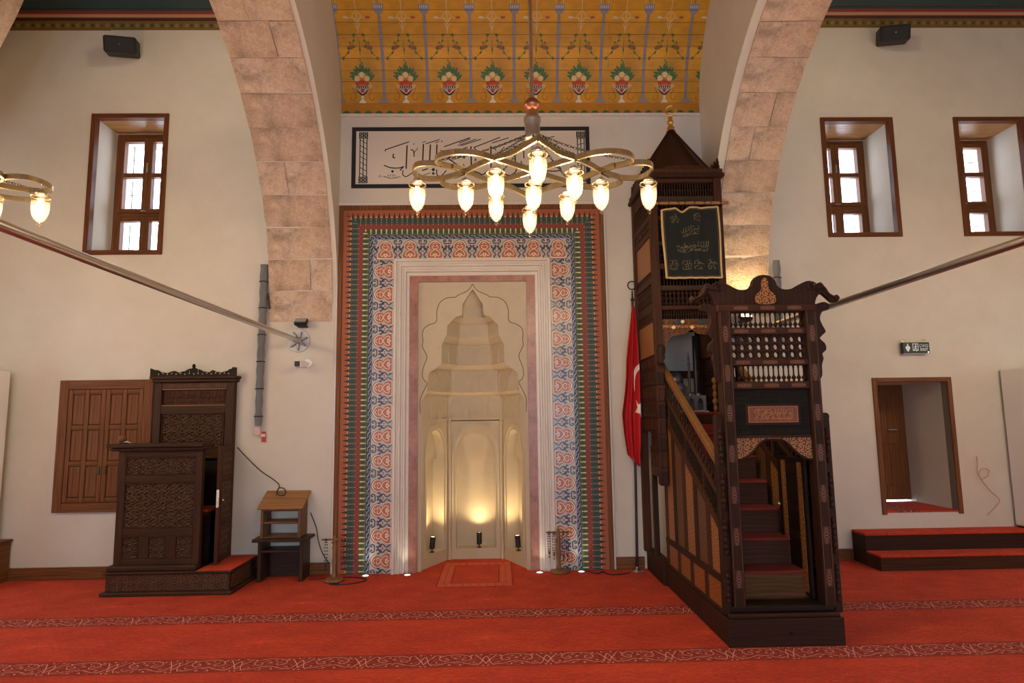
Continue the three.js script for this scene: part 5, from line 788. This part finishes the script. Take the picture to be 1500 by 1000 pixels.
  // roof
  { const cx = (T.x0 + T.x1) / 2 + 0.005, cz = (T.z0 + T.z1) / 2, g = new THREE.ConeGeometry(0.40, 0.56, 8, 1); g.rotateY(Math.PI / 8); M(t, 'roof_cone', planar(g), D, [cx, 4.03 + 0.06 + 0.28, cz]); const b8 = new THREE.CylinderGeometry(0.40, 0.41, 0.06, 8); b8.rotateY(Math.PI / 8); M(t, 'roof_drum', planar(b8), R, [cx, 4.06, cz]);
    const ribs = []; for (let k = 0; k < 8; k++) { const a = k * Math.PI / 4 + Math.PI / 8 * 0; const a2 = a + Math.PI / 8; void a2; ribs.push(tube([[0.405 * Math.sin(a + Math.PI / 8), 0, 0.405 * Math.cos(a + Math.PI / 8)], [0, 0.565, 0]], 0.011, 2, 5)); } M(t, 'roof_ribs', merge(ribs), D, [cx, 4.09, cz]);
    M(t, 'finial', lathe([[0.05, 0], [0.03, 0.02], [0.042, 0.04], [0.02, 0.06], [0.03, 0.09], [0.036, 0.11], [0.018, 0.13], [0.028, 0.15], [0.014, 0.17], [0, 0.18]], 14), mGold, [cx, 4.62, cz]);
    const cr = new THREE.TorusGeometry(0.052, 0.011, 8, 24, 5.5); M(t, 'crescent', cr, mGold, [cx + 0.005, 4.855, cz], [0, -0.35, 1.2]); }
  // curtain pole across the tower front
  M(t, 'curtain_pole', moved(new THREE.CylinderGeometry(0.016, 0.016, 0.76, 10), 0, 0, 0, 0, 0, Math.PI / 2), mWoodPine, [1.885, 3.655, 0.975]); for (let k = 0; k < 8; k++) M(t, 'pole_ring', new THREE.TorusGeometry(0.019, 0.004, 6, 12), mBlack, [1.58 + k * 0.085 + (k % 3) * 0.012, 3.655, 0.975], [0, Math.PI / 2, 0]);
  for (const x of [1.54, 2.21]) B(t, 'pole_bracket', D, x - 0.01, x + 0.01, 3.635, 3.66, 0.90, 0.97);
}
// green banner on the pulpit tower
{
  const W = 0.55, H = 0.70, nx = 36, ny = 30, P = new THREE.PlaneGeometry(W, H, nx, ny), p = P.attributes.position;
  for (let i = 0; i < p.count; i++) { const u = p.getX(i) / W + 0.5, v = 0.5 - p.getY(i) / H; const sag = Math.abs(u - 0.38) < 0.12 ? 0.045 * (1 - Math.abs(u - 0.38) / 0.12) : 0; const corner = u < 0.3 ? 0.03 * (1 - u / 0.3) : 0; p.setXYZ(i, p.getX(i) * (1 + 0.02 * Math.sin(v * 5)) + 0.015 * v, p.getY(i) - (1 - v) * (sag + corner), 0.014 * Math.sin(u * 15 + v * 1.2) * (0.3 + 0.7 * (1 - v)) + 0.006 * Math.sin(u * 33)); }
  P.computeVertexNormals();
  const tex = canvasTex(1024, 1304, (x, w, h) => {
    x.fillStyle = 'rgb(9,16,12)'; x.fillRect(0, 0, w, h); x.lineWidth = 26; x.strokeStyle = 'rgb(180,148,100)'; x.strokeRect(10, 10, w - 20, h - 20); x.lineWidth = 3; x.strokeStyle = 'rgb(150,120,70)'; x.strokeRect(40, 40, w - 80, h - 80);
    const g = 'rgb(112,100,68)', med = (cx, cy, r, s) => { x.save(); x.beginPath(); x.ellipse(cx, cy, r, r * 1.15, 0, 0, 7); x.clip(); script(x, cx - r, cy - r * 1.1, 2 * r, r * 1.2, g, s); script(x, cx - r, cy - r * 0.1, 2 * r, r * 1.2, g, s + 3); x.restore(); };
    med(240, 190, 90, 5); med(640, 180, 80, 9); script(x, 330, 330, 330, 110, g, 12); script(x, 360, 430, 280, 90, g, 17); script(x, 230, 620, 580, 130, g, 21); script(x, 250, 720, 540, 110, g, 25); for (const [k, cx] of [150, 400, 620, 860].entries()) med(cx, 1060, 96, 33 + k * 7);
  }, { wrap: false });
  const m = std({ map: tex, roughness: 0.85, side: THREE.DoubleSide, bumpMap: rep(CLOTHB, 4), bumpScale: 0.001 });
  const t = thing('embroidered_banner', 'dark green cloth banner with gold writing and gold trim hung on the pulpit tower', 'banner', [1.885, 2.90, 1.0]);
  M(t, 'cloth', P, m, [1.875, 3.255, 0.995]); 
  const edge = []; const at = (i, j) => { const k = j * (nx + 1) + i; return [p.getX(k), p.getY(k), p.getZ(k)]; }; for (let i = 0; i <= nx; i++) edge.push(at(i, 0)); for (let j = 1; j <= ny; j++) edge.push(at(nx, j)); for (let i = nx - 1; i >= 0; i--) edge.push(at(i, ny)); for (let j = ny - 1; j > 0; j--) edge.push(at(0, j));
  M(t, 'gold_trim', tube(edge, 0.007, 220, 5, true), std({ color: lin(0.52, 0.38, 0.17), roughness: 0.7 }), [1.875, 3.255, 0.995]);
}
// model mosque on the landing
{
  const t = thing('mosque_model', 'small silver domed model mosque standing on the pulpit landing', 'model', [1.86, 1.632, 0.5]), c = std({ color: lin(0.10, 0.095, 0.09), roughness: 0.45, metalness: 0.5 }), dm = std({ color: lin(0.26, 0.28, 0.31), roughness: 0.32, metalness: 0.8 });
  B(t, 'base', std({ color: lin(0.4, 0.38, 0.34) }), 1.66, 2.07, 1.632, 1.645, 0.36, 0.70);
  const arches = []; for (let k = 0; k < 4; k++) { const x0 = -0.17 + k * 0.088; arches.push([[x0, 0.01], [x0 + 0.06, 0.01], [x0 + 0.06, 0.09], [x0 + 0.045, 0.115], [x0 + 0.03, 0.125], [x0 + 0.015, 0.115], [x0, 0.09]]); }
  M(t, 'arcade', extrude(rect(-0.185, 0.185, 0, 0.15), 0.02, arches), c, [1.865, 1.645, 0.66]); B(t, 'body', c, 1.69, 2.04, 1.645, 1.80, 0.40, 0.60);
  B(t, 'upper_body', c, 1.70, 1.93, 1.80, 1.89, 0.42, 0.58); const dome = (r) => new THREE.SphereGeometry(r, 20, 10, 0, 6.2832, 0, Math.PI / 2);
  M(t, 'drum', new THREE.CylinderGeometry(0.085, 0.09, 0.06, 16), c, [1.795, 1.92, 0.5]); M(t, 'main_dome', dome(0.088), dm, [1.795, 1.95, 0.5]); M(t, 'half_dome', dome(0.075), dm, [1.81, 1.86, 0.58]);
  for (const [x, y, z, r] of [[1.96, 1.80, 0.52, 0.04], [1.92, 1.84, 0.5, 0.035], [2.01, 1.795, 0.56, 0.03], [1.73, 1.795, 0.665, 0.028], [1.81, 1.795, 0.665, 0.028], [1.90, 1.795, 0.665, 0.028], [1.98, 1.795, 0.665, 0.028]]) M(t, 'small_dome', dome(r), dm, [x, y, z]);
  for (const [x, h] of [[1.965, 0.62], [2.035, 0.66]]) M(t, 'minaret', lathe([[0.02, 0], [0.02, 0.08], [0.014, 0.09], [0.013, h * 0.55], [0.022, h * 0.57], [0.022, h * 0.6], [0.011, h * 0.62], [0.010, h * 0.75], [0.018, h * 0.77], [0.009, h * 0.79], [0.009, h * 0.88], [0, h]], 10), std({ color: lin(0.07, 0.06, 0.06), roughness: 0.5 }), [x, 1.645, 0.44]);
}
// flag on its pole
{
  const t = thing('flag', 'red flag with white crescent and star draped on a dark pole', 'flag', [1.42, 0, 0.15]);
  M(t, 'pole', moved(new THREE.CylinderGeometry(0.013, 0.014, 2.83, 10), 0, 1.415, 0), mBlackMetal, [1.425, 0.02, 0.125], [0, 0, -0.018]);
  M(t, 'foot', lathe([[0, 0], [0.075, 0], [0.075, 0.008], [0.02, 0.016], [0.016, 0.05], [0, 0.05]], 20), mSteel, [1.425, 0, 0.125]);
  M(t, 'finial', merge([moved(new THREE.SphereGeometry(0.022, 10, 8), 0, 0, 0), moved(new THREE.CylinderGeometry(0.008, 0.012, 0.1, 8), 0, 0.05, 0), moved(new THREE.TorusGeometry(0.045, 0.007, 6, 20, 5.3), 0.0, 0.16, 0, 0, 0, 0.75)]), mBlackMetal, [1.477, 2.86, 0.125]);
  const nx = 44, ny = 60, pos = [], uvs = [], idx = [];
  // outline of the draped cloth: left and right edges by height
  const LE = [[2.78, 1.452], [2.6, 1.425], [2.35, 1.385], [2.18, 1.362], [2.0, 1.352], [1.85, 1.335], [1.62, 1.30], [1.42, 1.315], [1.30, 1.33], [1.2, 1.345], [1.08, 1.44]], RE = [[2.78, 1.484], [2.6, 1.495], [2.35, 1.50], [2.0, 1.508], [1.6, 1.508], [1.3, 1.50], [1.08, 1.478]];
  const ip = (E, y) => { for (let k = 0; k + 1 < E.length; k++) if (y <= E[k][0] && y >= E[k + 1][0]) { const f = (E[k][0] - y) / (E[k][0] - E[k + 1][0]); return E[k][1] + (E[k + 1][1] - E[k][1]) * f; } return E[E.length - 1][1]; };
  for (let j = 0; j <= ny; j++) for (let i = 0; i <= nx; i++) { const v = j / ny, u = i / nx, y = 2.78 - v * 1.7 + (u < 0.5 ? 0.25 * v * v * (0.5 - u) : 0) , yy = Math.max(1.08, y), l = ip(LE, yy), r = ip(RE, yy); const fold = Math.sin(u * 14 + v * 2.2) * 0.028 * Math.min(1, v * 3 + 0.15) + Math.sin(u * 5 + v * 3) * 0.016; pos.push(l + (r - l) * u, y, 0.195 + fold); uvs.push(u, 1 - v); }
  for (let j = 0; j < ny; j++) for (let i = 0; i < nx; i++) { const a = j * (nx + 1) + i; idx.push(a, a + nx + 1, a + 1, a + 1, a + nx + 1, a + nx + 2); }
  const g = new THREE.BufferGeometry(); g.setAttribute('position', new THREE.Float32BufferAttribute(pos, 3)); g.setAttribute('uv', new THREE.Float32BufferAttribute(uvs, 2)); g.setIndex(idx); g.computeVertexNormals();
  const tex = canvasTex(256, 2048, (x, W, H) => { // the emblem as the folds leave it to be seen
    x.fillStyle = 'rgb(178,14,22)'; x.fillRect(0, 0, W, H); x.fillStyle = 'rgb(232,222,214)'; const Y = (y) => (2.78 - y) / 1.7 * H, X = (y, px) => (px - ip(LE, y)) / (ip(RE, y) - ip(LE, y)) * W; const poly = (pts) => { x.beginPath(); pts.forEach(([a, b], i) => (i ? x.lineTo(X(b, a), Y(b)) : x.moveTo(X(b, a), Y(b)))); x.fill(); };
    poly(smooth([[1.51, 2.16], [1.475, 2.12], [1.455, 2.06], [1.447, 1.99], [1.452, 1.92], [1.462, 1.86], [1.461, 1.92], [1.466, 1.99], [1.482, 2.06], [1.51, 2.10]], 40));
    poly([[1.465, 1.775], [1.482, 1.72], [1.512, 1.745], [1.512, 1.56], [1.492, 1.625], [1.452, 1.64], [1.472, 1.69]]);
  }, { wrap: false });
  M(t, 'cloth', g, std({ map: tex, roughness: 0.75, side: THREE.DoubleSide }));
}

// ---------- hanging lamps ----------
const mShade = new THREE.MeshPhysicalMaterial({ color: 0xfff4e2, roughness: 0.18, emissive: lin(1, 0.84, 0.62), emissiveIntensity: 0.5, transmission: 1, thickness: 0 });
const mBulb = std({ color: 0xffffff, emissive: lin(1, 0.86, 0.64), emissiveIntensity: 3 });
const mClear = new THREE.MeshPhysicalMaterial({ color: 0xfff2dd, roughness: 0.05, transmission: 1, thickness: 0, ior: 1.45 });
function chandelier(cx, cz, label, top) {
  const fy = 3.235, t = thing('chandelier', label, 'chandelier', [cx, 2.9, cz], 'looped metal chandeliers');
  const bar = (pts, n = 20) => M(t, 'looped_bar', ribbon(pts.map(([x, z]) => [x, z]), 0.016, 0.036, n), mBrass, [cx, fy, cz]);
  for (const sx of [-1, 1]) {
    for (const sz of [-1, 1]) {
      bar([[0, sz * 0.50], [sx * 0.07, sz * 0.40], [sx * 0.15, sz * 0.29], [sx * 0.26, sz * 0.21], [sx * 0.36, sz * 0.11], [sx * 0.45, 0], [sx * 0.53, -sz * 0.09]]);
      bar([[0, 0], [sx * 0.13, sz * 0.11], [sx * 0.26, sz * 0.21], [sx * 0.36, sz * 0.285], [sx * 0.48, sz * 0.31], [sx * 0.58, sz * 0.275], [sx * 0.63, sz * 0.19], [sx * 0.60, sz * 0.12], [sx * 0.53, sz * 0.07], [sx * 0.45, 0]], 30);
    }
    bar([[sx * 0.60, 0.12], [sx * 0.67, 0.135], [sx * 0.75, 0.12], [sx * 0.785, 0.06], [sx * 0.795, 0], [sx * 0.785, -0.06], [sx * 0.75, -0.12], [sx * 0.67, -0.135], [sx * 0.60, -0.12]], 26);
  }
  M(t, 'rod', new THREE.CylinderGeometry(0.014, 0.014, top - 3.7, 10), mSteel, [cx, (top + 3.7) / 2, cz]); M(t, 'rod_ball', lathe([[0, -0.045], [0.03, -0.04], [0.055, -0.01], [0.055, 0.015], [0.03, 0.045], [0, 0.05]], 18), mCopper, [cx, 3.695, cz]);
  M(t, 'hub', lathe([[0, 0], [0.05, 0.005], [0.056, 0.015], [0.058, 0.04], [0.05, 0.05], [0.052, 0.13], [0.058, 0.14], [0.058, 0.165], [0.045, 0.18], [0.036, 0.20], [0.03, 0.23], [0, 0.235]], 20), mSteel, [cx, 3.44, cz]); M(t, 'hub_spike', new THREE.CylinderGeometry(0.01, 0.006, 0.12, 8), mSteel, [cx, 3.39, cz]);
  const link = new THREE.TorusGeometry(0.011, 0.0028, 4, 8);
  for (const [x, z] of [[0.26, 0.21], [-0.26, 0.21], [0.26, -0.21], [-0.26, -0.21], [0, 0.49], [0, -0.49], [0.6, 0.14], [-0.6, 0.14], [0.6, -0.14], [-0.6, -0.14]]) {
    const a = new THREE.Vector3(0.05 * Math.sign(x), 3.46, 0.05 * Math.sign(z)), b = new THREE.Vector3(x, fy + 0.02, z), d = b.clone().sub(a), len = d.length(), n = Math.round(len / 0.019), l = [], q = new THREE.Quaternion().setFromUnitVectors(new THREE.Vector3(1, 0, 0), d.clone().normalize());
    for (let k = 0; k < n; k++) { const u = (k + 0.5) / n, c = a.clone().addScaledVector(d, u); c.y -= 0.04 * Math.sin(u * Math.PI) * len; const g = link.clone(); g.scale(1.25, 0.7, 1); g.rotateX(k % 2 ? Math.PI / 2 : 0); g.applyQuaternion(q); g.translate(c.x, c.y, c.z); l.push(g); }
    M(t, 'chain', merge(l), mBlackMetal, [cx, 0, cz]);
  }
  for (const [x, z] of [[0, 0], [0.45, 0], [-0.45, 0], [0.77, 0], [-0.77, 0], [0.25, 0.2], [-0.25, 0.2], [0.25, -0.23], [-0.25, -0.23], [0, 0.48], [0, -0.52]]) {
    const g = G(t, 'lamp', [cx + x, fy, cz + z]);
    L(g, 'stem', new THREE.CylinderGeometry(0.004, 0.004, 0.06, 6), mSteel, [0, -0.035, 0]);
    L(g, 'cap', lathe([[0, 0.03], [0.012, 0.028], [0.03, 0.014], [0.034, 0.006], [0.034, -0.012], [0, -0.012]], 14), mSteel, [0, -0.075, 0]);
    L(g, 'glass_collar', lathe([[0.034, 0], [0.055, -0.004], [0.057, -0.03], [0.0535, -0.055]], 16), mClear, [0, -0.082, 0]);
    L(g, 'collar_ring', new THREE.TorusGeometry(0.0565, 0.0035, 5, 18), mBrass, [0, -0.095, 0], [Math.PI / 2, 0, 0]);
    L(g, 'glass_shade', lathe([[0.0535, -0.05], [0.0535, -0.085], [0.050, -0.12], [0.042, -0.15], [0.030, -0.173], [0.016, -0.187], [0, -0.191]], 18), mShade, [0, -0.082, 0]);
    L(g, 'glass_drop', new THREE.SphereGeometry(0.0135, 10, 8), mClear, [0, -0.288, 0]);
    L(g, 'bulb', lathe([[0, 0], [0.014, -0.004], [0.018, -0.03], [0.026, -0.055], [0.028, -0.08], [0.02, -0.105], [0, -0.116]], 12), mBulb, [0, -0.105, 0]);
    const p = new THREE.PointLight(WARM, LAMP, 0, 2); p.position.set(0, -0.185, 0); p.castShadow = true; p.shadow.radius = 2; g.add(p);
  }
}
chandelier(0.25, 2.85, 'looped metal chandelier with eleven glowing glass lamps before the niche', 6.84);
chandelier(-3.88, 2.66, 'looped metal chandelier hanging in the left bay', 7.15);
chandelier(5.35, 2.66, 'looped metal chandelier hanging in the right bay', 7.15);

// ---------- wall fittings ----------
const mSteelDark = std({ color: lin(0.22, 0.21, 0.20), roughness: 0.35, metalness: 0.9 });
function tieRod(x, y, lab) {
  const t = thing('tie_rod', 'round steel tie rod anchored in ' + lab, 'tie rod', [x, y, 0], 'steel tie rods of the arches');
  M(t, 'rod', moved(new THREE.CylinderGeometry(0.026, 0.026, 5.60, 14), 0, 0, 0, Math.PI / 2), mSteel, [x, y, 2.895]);
  M(t, 'plate', moved(new THREE.CylinderGeometry(0.125, 0.13, 0.014, 28), 0, 0, 0, Math.PI / 2), std({ color: lin(0.40, 0.385, 0.38), roughness: 0.45, metalness: 0.3 }), [x, y, 0.008]);
  for (let k = 0; k < 7; k++) { const a = k / 7 * 6.283 + 0.3, g = extrude([[0.02, -0.02], [0.105, -0.006], [0.105, 0.006], [0.02, 0.02]], 0.03, [], 0.004); M(t, 'star_fin', g, mSteelDark, [x, y, 0.015], [0, 0, a]); }
  M(t, 'hub', moved(lathe([[0, 0.09], [0.03, 0.09], [0.036, 0.05], [0.042, 0.01], [0.042, 0], [0, 0]], 16), 0, 0, 0, Math.PI / 2), mSteel, [x, y, 0.012]);
}
tieRod(-2.17, 2.465, 'the wall left of the niche'); tieRod(2.70, 2.465, 'the wall behind the pulpit');
function speaker(x, y, z, turn, lab) {
  const t = thing('loudspeaker', 'black wall loudspeaker ' + lab, 'loudspeaker', [x, y, z], 'black wall loudspeakers');
  const g = extrude([[-0.16, -0.095], [0.16, -0.095], [0.175, 0.095], [-0.145, 0.095]].map(([a, b]) => [a * Math.sign(turn || 1), b]).sort((p, q) => 0), 0.16, [], 0.012);
  const m = M(t, 'cabinet', box(0.33, 0.185, 0.17, 0.016), mBlack, [x, y, z + 0.13], [0.18, turn, 0]); void g; m.position.y += 0.0;
  M(t, 'grille', box(0.29, 0.15, 0.006, 0.002), std({ color: lin(0.02, 0.02, 0.022), roughness: 0.8 }), [x + Math.sin(turn) * 0.086, y - 0.017, z + 0.13 + 0.086], [0.18, turn, 0]);
  M(t, 'badge', box(0.016, 0.016, 0.003, 0.001), mSteel, [x + Math.sin(turn) * 0.091, y - 0.018, z + 0.13 + 0.0905], [0.18, turn, 0]);
  B(t, 'bracket', mBlack, x - 0.03, x + 0.03, y - 0.03, y + 0.03, z, z + 0.06);
}
speaker(-4.19, 5.80, 0, 0.25, 'above the left bay window'); speaker(4.76, 6.07, ZR, -0.25, 'above the right bay windows');
// floodlights on the piers
function flood(x, y, lab, on) {
  const t = thing('floodlight', lab, 'floodlight', [x, y, 0]);
  M(t, 'housing', box(0.135, 0.085, 0.05, 0.008), mBlack, [x, y, 0.10], [-0.9, 0, 0]); M(t, 'glass_front', box(0.115, 0.068, 0.003, 0), std({ color: lin(0.3, 0.3, 0.3), roughness: 0.1, ...(on ? { emissive: lin(1, 0.75, 0.4), emissiveIntensity: 4 } : {}) }), [x, y + 0.0212, 0.1167], [-0.9, 0, 0]); B(t, 'bracket', mBlack, x - 0.05, x + 0.05, y - 0.05, y - 0.03, 0, 0.10); B(t, 'bracket_arm', mBlack, x + 0.05, x + 0.06, y - 0.05, y, 0.08, 0.11);
  if (on) { const s = new THREE.SpotLight(lin(1, 0.74, 0.36), 3.2, 0, 0.9, 0.8, 2); s.position.set(x, y + 0.035, 0.128); s.target.position.set(x, y + 1.0, 0.02); s.castShadow = true; scene.add(s, s.target); }
}
// warm spotlights high on the arch flanks, washing the bay walls
function washer(x, y, z, tx, ty, tz, lab) {
  const t = thing('wall_washer', 'small black spotlight high on the arch flank of the ' + lab + ' bay', 'spotlight', [x, y, z], 'spotlights high on the arches'), s = Math.sign(tx - x), q = new THREE.Quaternion().setFromUnitVectors(new THREE.Vector3(0, 1, 0), new THREE.Vector3(tx - x, ty - y, tz - z).normalize());
  B(t, 'bracket', mBlack, Math.min(x, x - s * 0.09), Math.max(x, x - s * 0.09), y - 0.015, y + 0.015, z - 0.02, z + 0.02);
  M(t, 'lamp_head', lathe([[0, -0.06], [0.04, -0.06], [0.055, 0.03], [0.055, 0.06], [0.048, 0.06], [0.045, 0.04], [0, 0.04]], 16), mBlack, [x, y, z]).quaternion.copy(q);
  M(t, 'lamp_lens', new THREE.CylinderGeometry(0.044, 0.044, 0.004, 16), std({ color: 0xffffff, emissive: lin(1, 0.82, 0.55), emissiveIntensity: 4 }), [x, y, z].map((v, i) => v + [tx - x, ty - y, tz - z][i] / Math.hypot(tx - x, ty - y, tz - z) * 0.045)).quaternion.copy(q);
  const d = new THREE.Vector3(tx - x, ty - y, tz - z).normalize(), l = new THREE.SpotLight(lin(1, 0.80, 0.52), 2.9, 0, 1.2, 1, 2); l.position.set(x, y, z).addScaledVector(d, 0.075); l.target.position.set(tx, ty, tz); l.castShadow = true; l.shadow.radius = 2; scene.add(l, l.target);
}
washer(-2.62, 6.12, 1.55, -4.2, 4.6, 0, 'left'); washer(3.15, 6.2, 1.45, 4.9, 4.7, ZR, 'right');
flood(-2.115, 2.655, 'small black floodlight under the stone arch left of the niche', false); flood(2.72, 2.66, 'small lit floodlight under the stone arch behind the pulpit', true);
{ // security camera
  const t = thing('security_camera', 'white bullet security camera with black lens below the rod anchor', 'security camera', [-2.12, 2.20, 0]);
  M(t, 'base', moved(new THREE.CylinderGeometry(0.045, 0.05, 0.025, 18), 0, 0, 0, Math.PI / 2), mWhitePlastic, [-2.06, 2.215, 0.0125]); M(t, 'arm', moved(new THREE.CylinderGeometry(0.016, 0.016, 0.05, 10), 0, 0, 0, Math.PI / 2), mWhitePlastic, [-2.06, 2.215, 0.045]);
  M(t, 'housing', new RoundedBoxGeometry(0.075, 0.075, 0.17, 3, 0.025), mWhitePlastic, [-2.10, 2.20, 0.12], [0.05, -0.16, 0]); M(t, 'lens', new RoundedBoxGeometry(0.058, 0.055, 0.02, 2, 0.008), mBlack, [-2.1135, 2.196, 0.202], [0.05, -0.16, 0]);
  B(t, 'junction_box', mWhitePlastic, -2.20, -2.16, 2.17, 2.23, 0, 0.02);
}
function bundle(x0, x1, y0, y1, lab, tag) { // long wrapped bundle hanging on the wall
  const t = thing('wrapped_bundle', lab, 'wrapped roll', [(x0 + x1) / 2, y0, 0.06]), m = std({ color: lin(0.22, 0.22, 0.235), roughness: 0.35, bumpMap: rep(STONEB, 3, 0.8), bumpScale: 0.02 });
  const g = new THREE.CylinderGeometry(0.04, 0.036, y1 - y0, 14, 40), p = g.attributes.position; for (let i = 0; i < p.count; i++) { const y = p.getY(i), k = 1 + 0.10 * Math.sin(y * 37 + Math.atan2(p.getZ(i), p.getX(i)) * 2) ; p.setX(i, p.getX(i) * k); p.setZ(i, p.getZ(i) * k); } g.computeVertexNormals();
  const lean = Math.atan2(x1 - x0, y1 - y0); M(t, 'roll', g, m, [(x0 + x1) / 2, (y0 + y1) / 2, 0.055], [0, 0, -lean]);
  const n = Math.max(2, Math.round((y1 - y0) / 0.3)); for (let k = 0; k < n; k++) { const f = (k + 0.35) / n; M(t, 'black_tie', new THREE.TorusGeometry(0.042, 0.006, 5, 16), mBlack, [x0 + (x1 - x0) * f, y0 + (y1 - y0) * f, 0.055], [Math.PI / 2, 0, 0]); }
  if (tag) { B(t, 'cloth_end', std({ color: lin(0.62, 0.42, 0.4), roughness: 0.9 }), x0 - 0.038, x0 + 0.03, y0 - 0.10, y0 - 0.01, 0.03, 0.07, 0.008); B(t, 'red_tag', std({ color: lin(0.45, 0.05, 0.04), roughness: 0.8 }), x0 + 0.03, x0 + 0.075, y0 - 0.17, y0 - 0.06, 0.02, 0.026, 0.001); B(t, 'white_tag', mWhitePlastic, x0 + 0.022, x0 + 0.07, y0 - 0.115, y0 - 0.085, 0.027, 0.031, 0.001); M(t, 'end_piece', box(0.02, 0.18, 0.02), mBlack, [x1 + 0.05, y1 - 0.40, 0.04], [0, 0, 0.18]); }
}
bundle(-2.555, -2.545, 1.55, 3.30, 'long grey wrapped bundle with black ties hanging left of the stone arch', true);
bundle(3.11, 3.12, 2.40, 3.30, 'short grey wrapped bundle standing behind the pulpit crest', false);
{ // exit sign
  const t = thing('exit_sign', 'green exit sign hung on the right wall above the doorway', 'exit sign', [4.74, 2.26, ZR]);
  const tex = canvasTex(600, 250, (x, W, H) => { x.fillStyle = 'rgb(10,58,52)'; x.fillRect(0, 0, W, H); x.fillStyle = x.strokeStyle = 'rgb(226,232,240)'; x.fillRect(92, 30, 26, 70); x.beginPath(); x.moveTo(52, 110); x.bezierCurveTo(60, 70, 150, 70, 158, 110); x.bezierCurveTo(160, 160, 120, 190, 105, 218); x.bezierCurveTo(90, 190, 50, 160, 52, 110); x.fill();
    x.lineWidth = 14; x.strokeRect(222, 34, 118, 150); x.beginPath(); x.arc(290, 62, 15, 0, 7); x.fill(); x.lineWidth = 18; x.beginPath(); x.moveTo(286, 84); x.lineTo(274, 130); x.lineTo(306, 158); x.lineTo(296, 204); x.moveTo(274, 130); x.lineTo(252, 168); x.lineTo(226, 190); x.moveTo(286, 88); x.lineTo(316, 112); x.moveTo(284, 90); x.lineTo(250, 104); x.stroke();
    x.font = 'bold 82px sans-serif'; x.textAlign = 'center'; x.textBaseline = 'alphabetic'; x.fillStyle = 'rgb(170,196,210)'; x.fillText('ÇIKIŞ', 472, 106, 210); x.fillStyle = 'rgb(232,236,240)'; x.fillText('EXIT', 472, 194, 180); }, { wrap: false });
  const f = std({ map: tex, roughness: 0.35 }); M(t, 'sign_box', new THREE.BoxGeometry(0.30, 0.125, 0.05), [mBlackMetal, mBlackMetal, mBlackMetal, mBlackMetal, f, mBlackMetal], [4.74, 2.325, ZR + 0.05]);
  B(t, 'lower_edge', mSteel, 4.59, 4.89, 2.258, 2.263, ZR + 0.03, ZR + 0.077, 0.001); M(t, 'indicator_lamp', new THREE.SphereGeometry(0.008, 8, 6), std({ color: 0xffffff, emissive: lin(1, 1, 0.9), emissiveIntensity: 1.2 }), [4.872, 2.275, ZR + 0.077]);
  for (const x of [4.62, 4.86]) M(t, 'hook', new THREE.TorusGeometry(0.018, 0.004, 6, 14), mBrass, [x, 2.405, ZR + 0.03]); for (const x of [4.62, 4.86]) B(t, 'hanger', mSteel, x - 0.002, x + 0.002, 2.385, 2.392, ZR, ZR + 0.05, 0);
}
// floor standing air conditioners
function airCon(x, y, z, turn, lab) {
  const t = thing('air_conditioner', lab, 'air conditioner', [x, y, z]); t.rotation.y = turn; const w = 0.52, h = 1.72, d = 0.36;
  L(t, 'cabinet', new RoundedBoxGeometry(w, h, d, 2, 0.015), mWhitePlastic, [0, h / 2 + 0.02, 0]); L(t, 'foot', box(w - 0.02, 0.03, d - 0.02), mBlack, [0, 0.015, 0]);
  L(t, 'front_panel', new RoundedBoxGeometry(w - 0.02, 1.05, 0.02, 2, 0.008), mWhitePlastic, [0, 0.62, d / 2 + 0.006]); for (let k = 0; k < 9; k++) L(t, 'louvre', box(w - 0.08, 0.008, 0.02, 0.002), std({ color: lin(0.3, 0.3, 0.3) }), [0, 1.32 + k * 0.034, d / 2 - 0.002]); L(t, 'display_panel', box(0.12, 0.05, 0.006, 0.001), mBlack, [0, 1.22, d / 2 + 0.012]);
}
airCon(5.97, 0.33, 0.0, 0.05, 'tall white floor air conditioner on the carpeted steps'); airCon(-5.42, 0.42, 0.26, -0.05, 'tall white floor air conditioner on a brown box in the left bay');
{ const t = thing('wooden_box', 'brown wooden box under the left bay air conditioner', 'box', [-5.4, 0, 0.26]); B(t, 'carcass', mWoodMid, -5.75, -5.07, 0, 0.40, 0.02, 0.50); B(t, 'lid', mWoodCase, -5.76, -5.055, 0.40, 0.42, 0.01, 0.515); }
renderer.render(scene, camera);
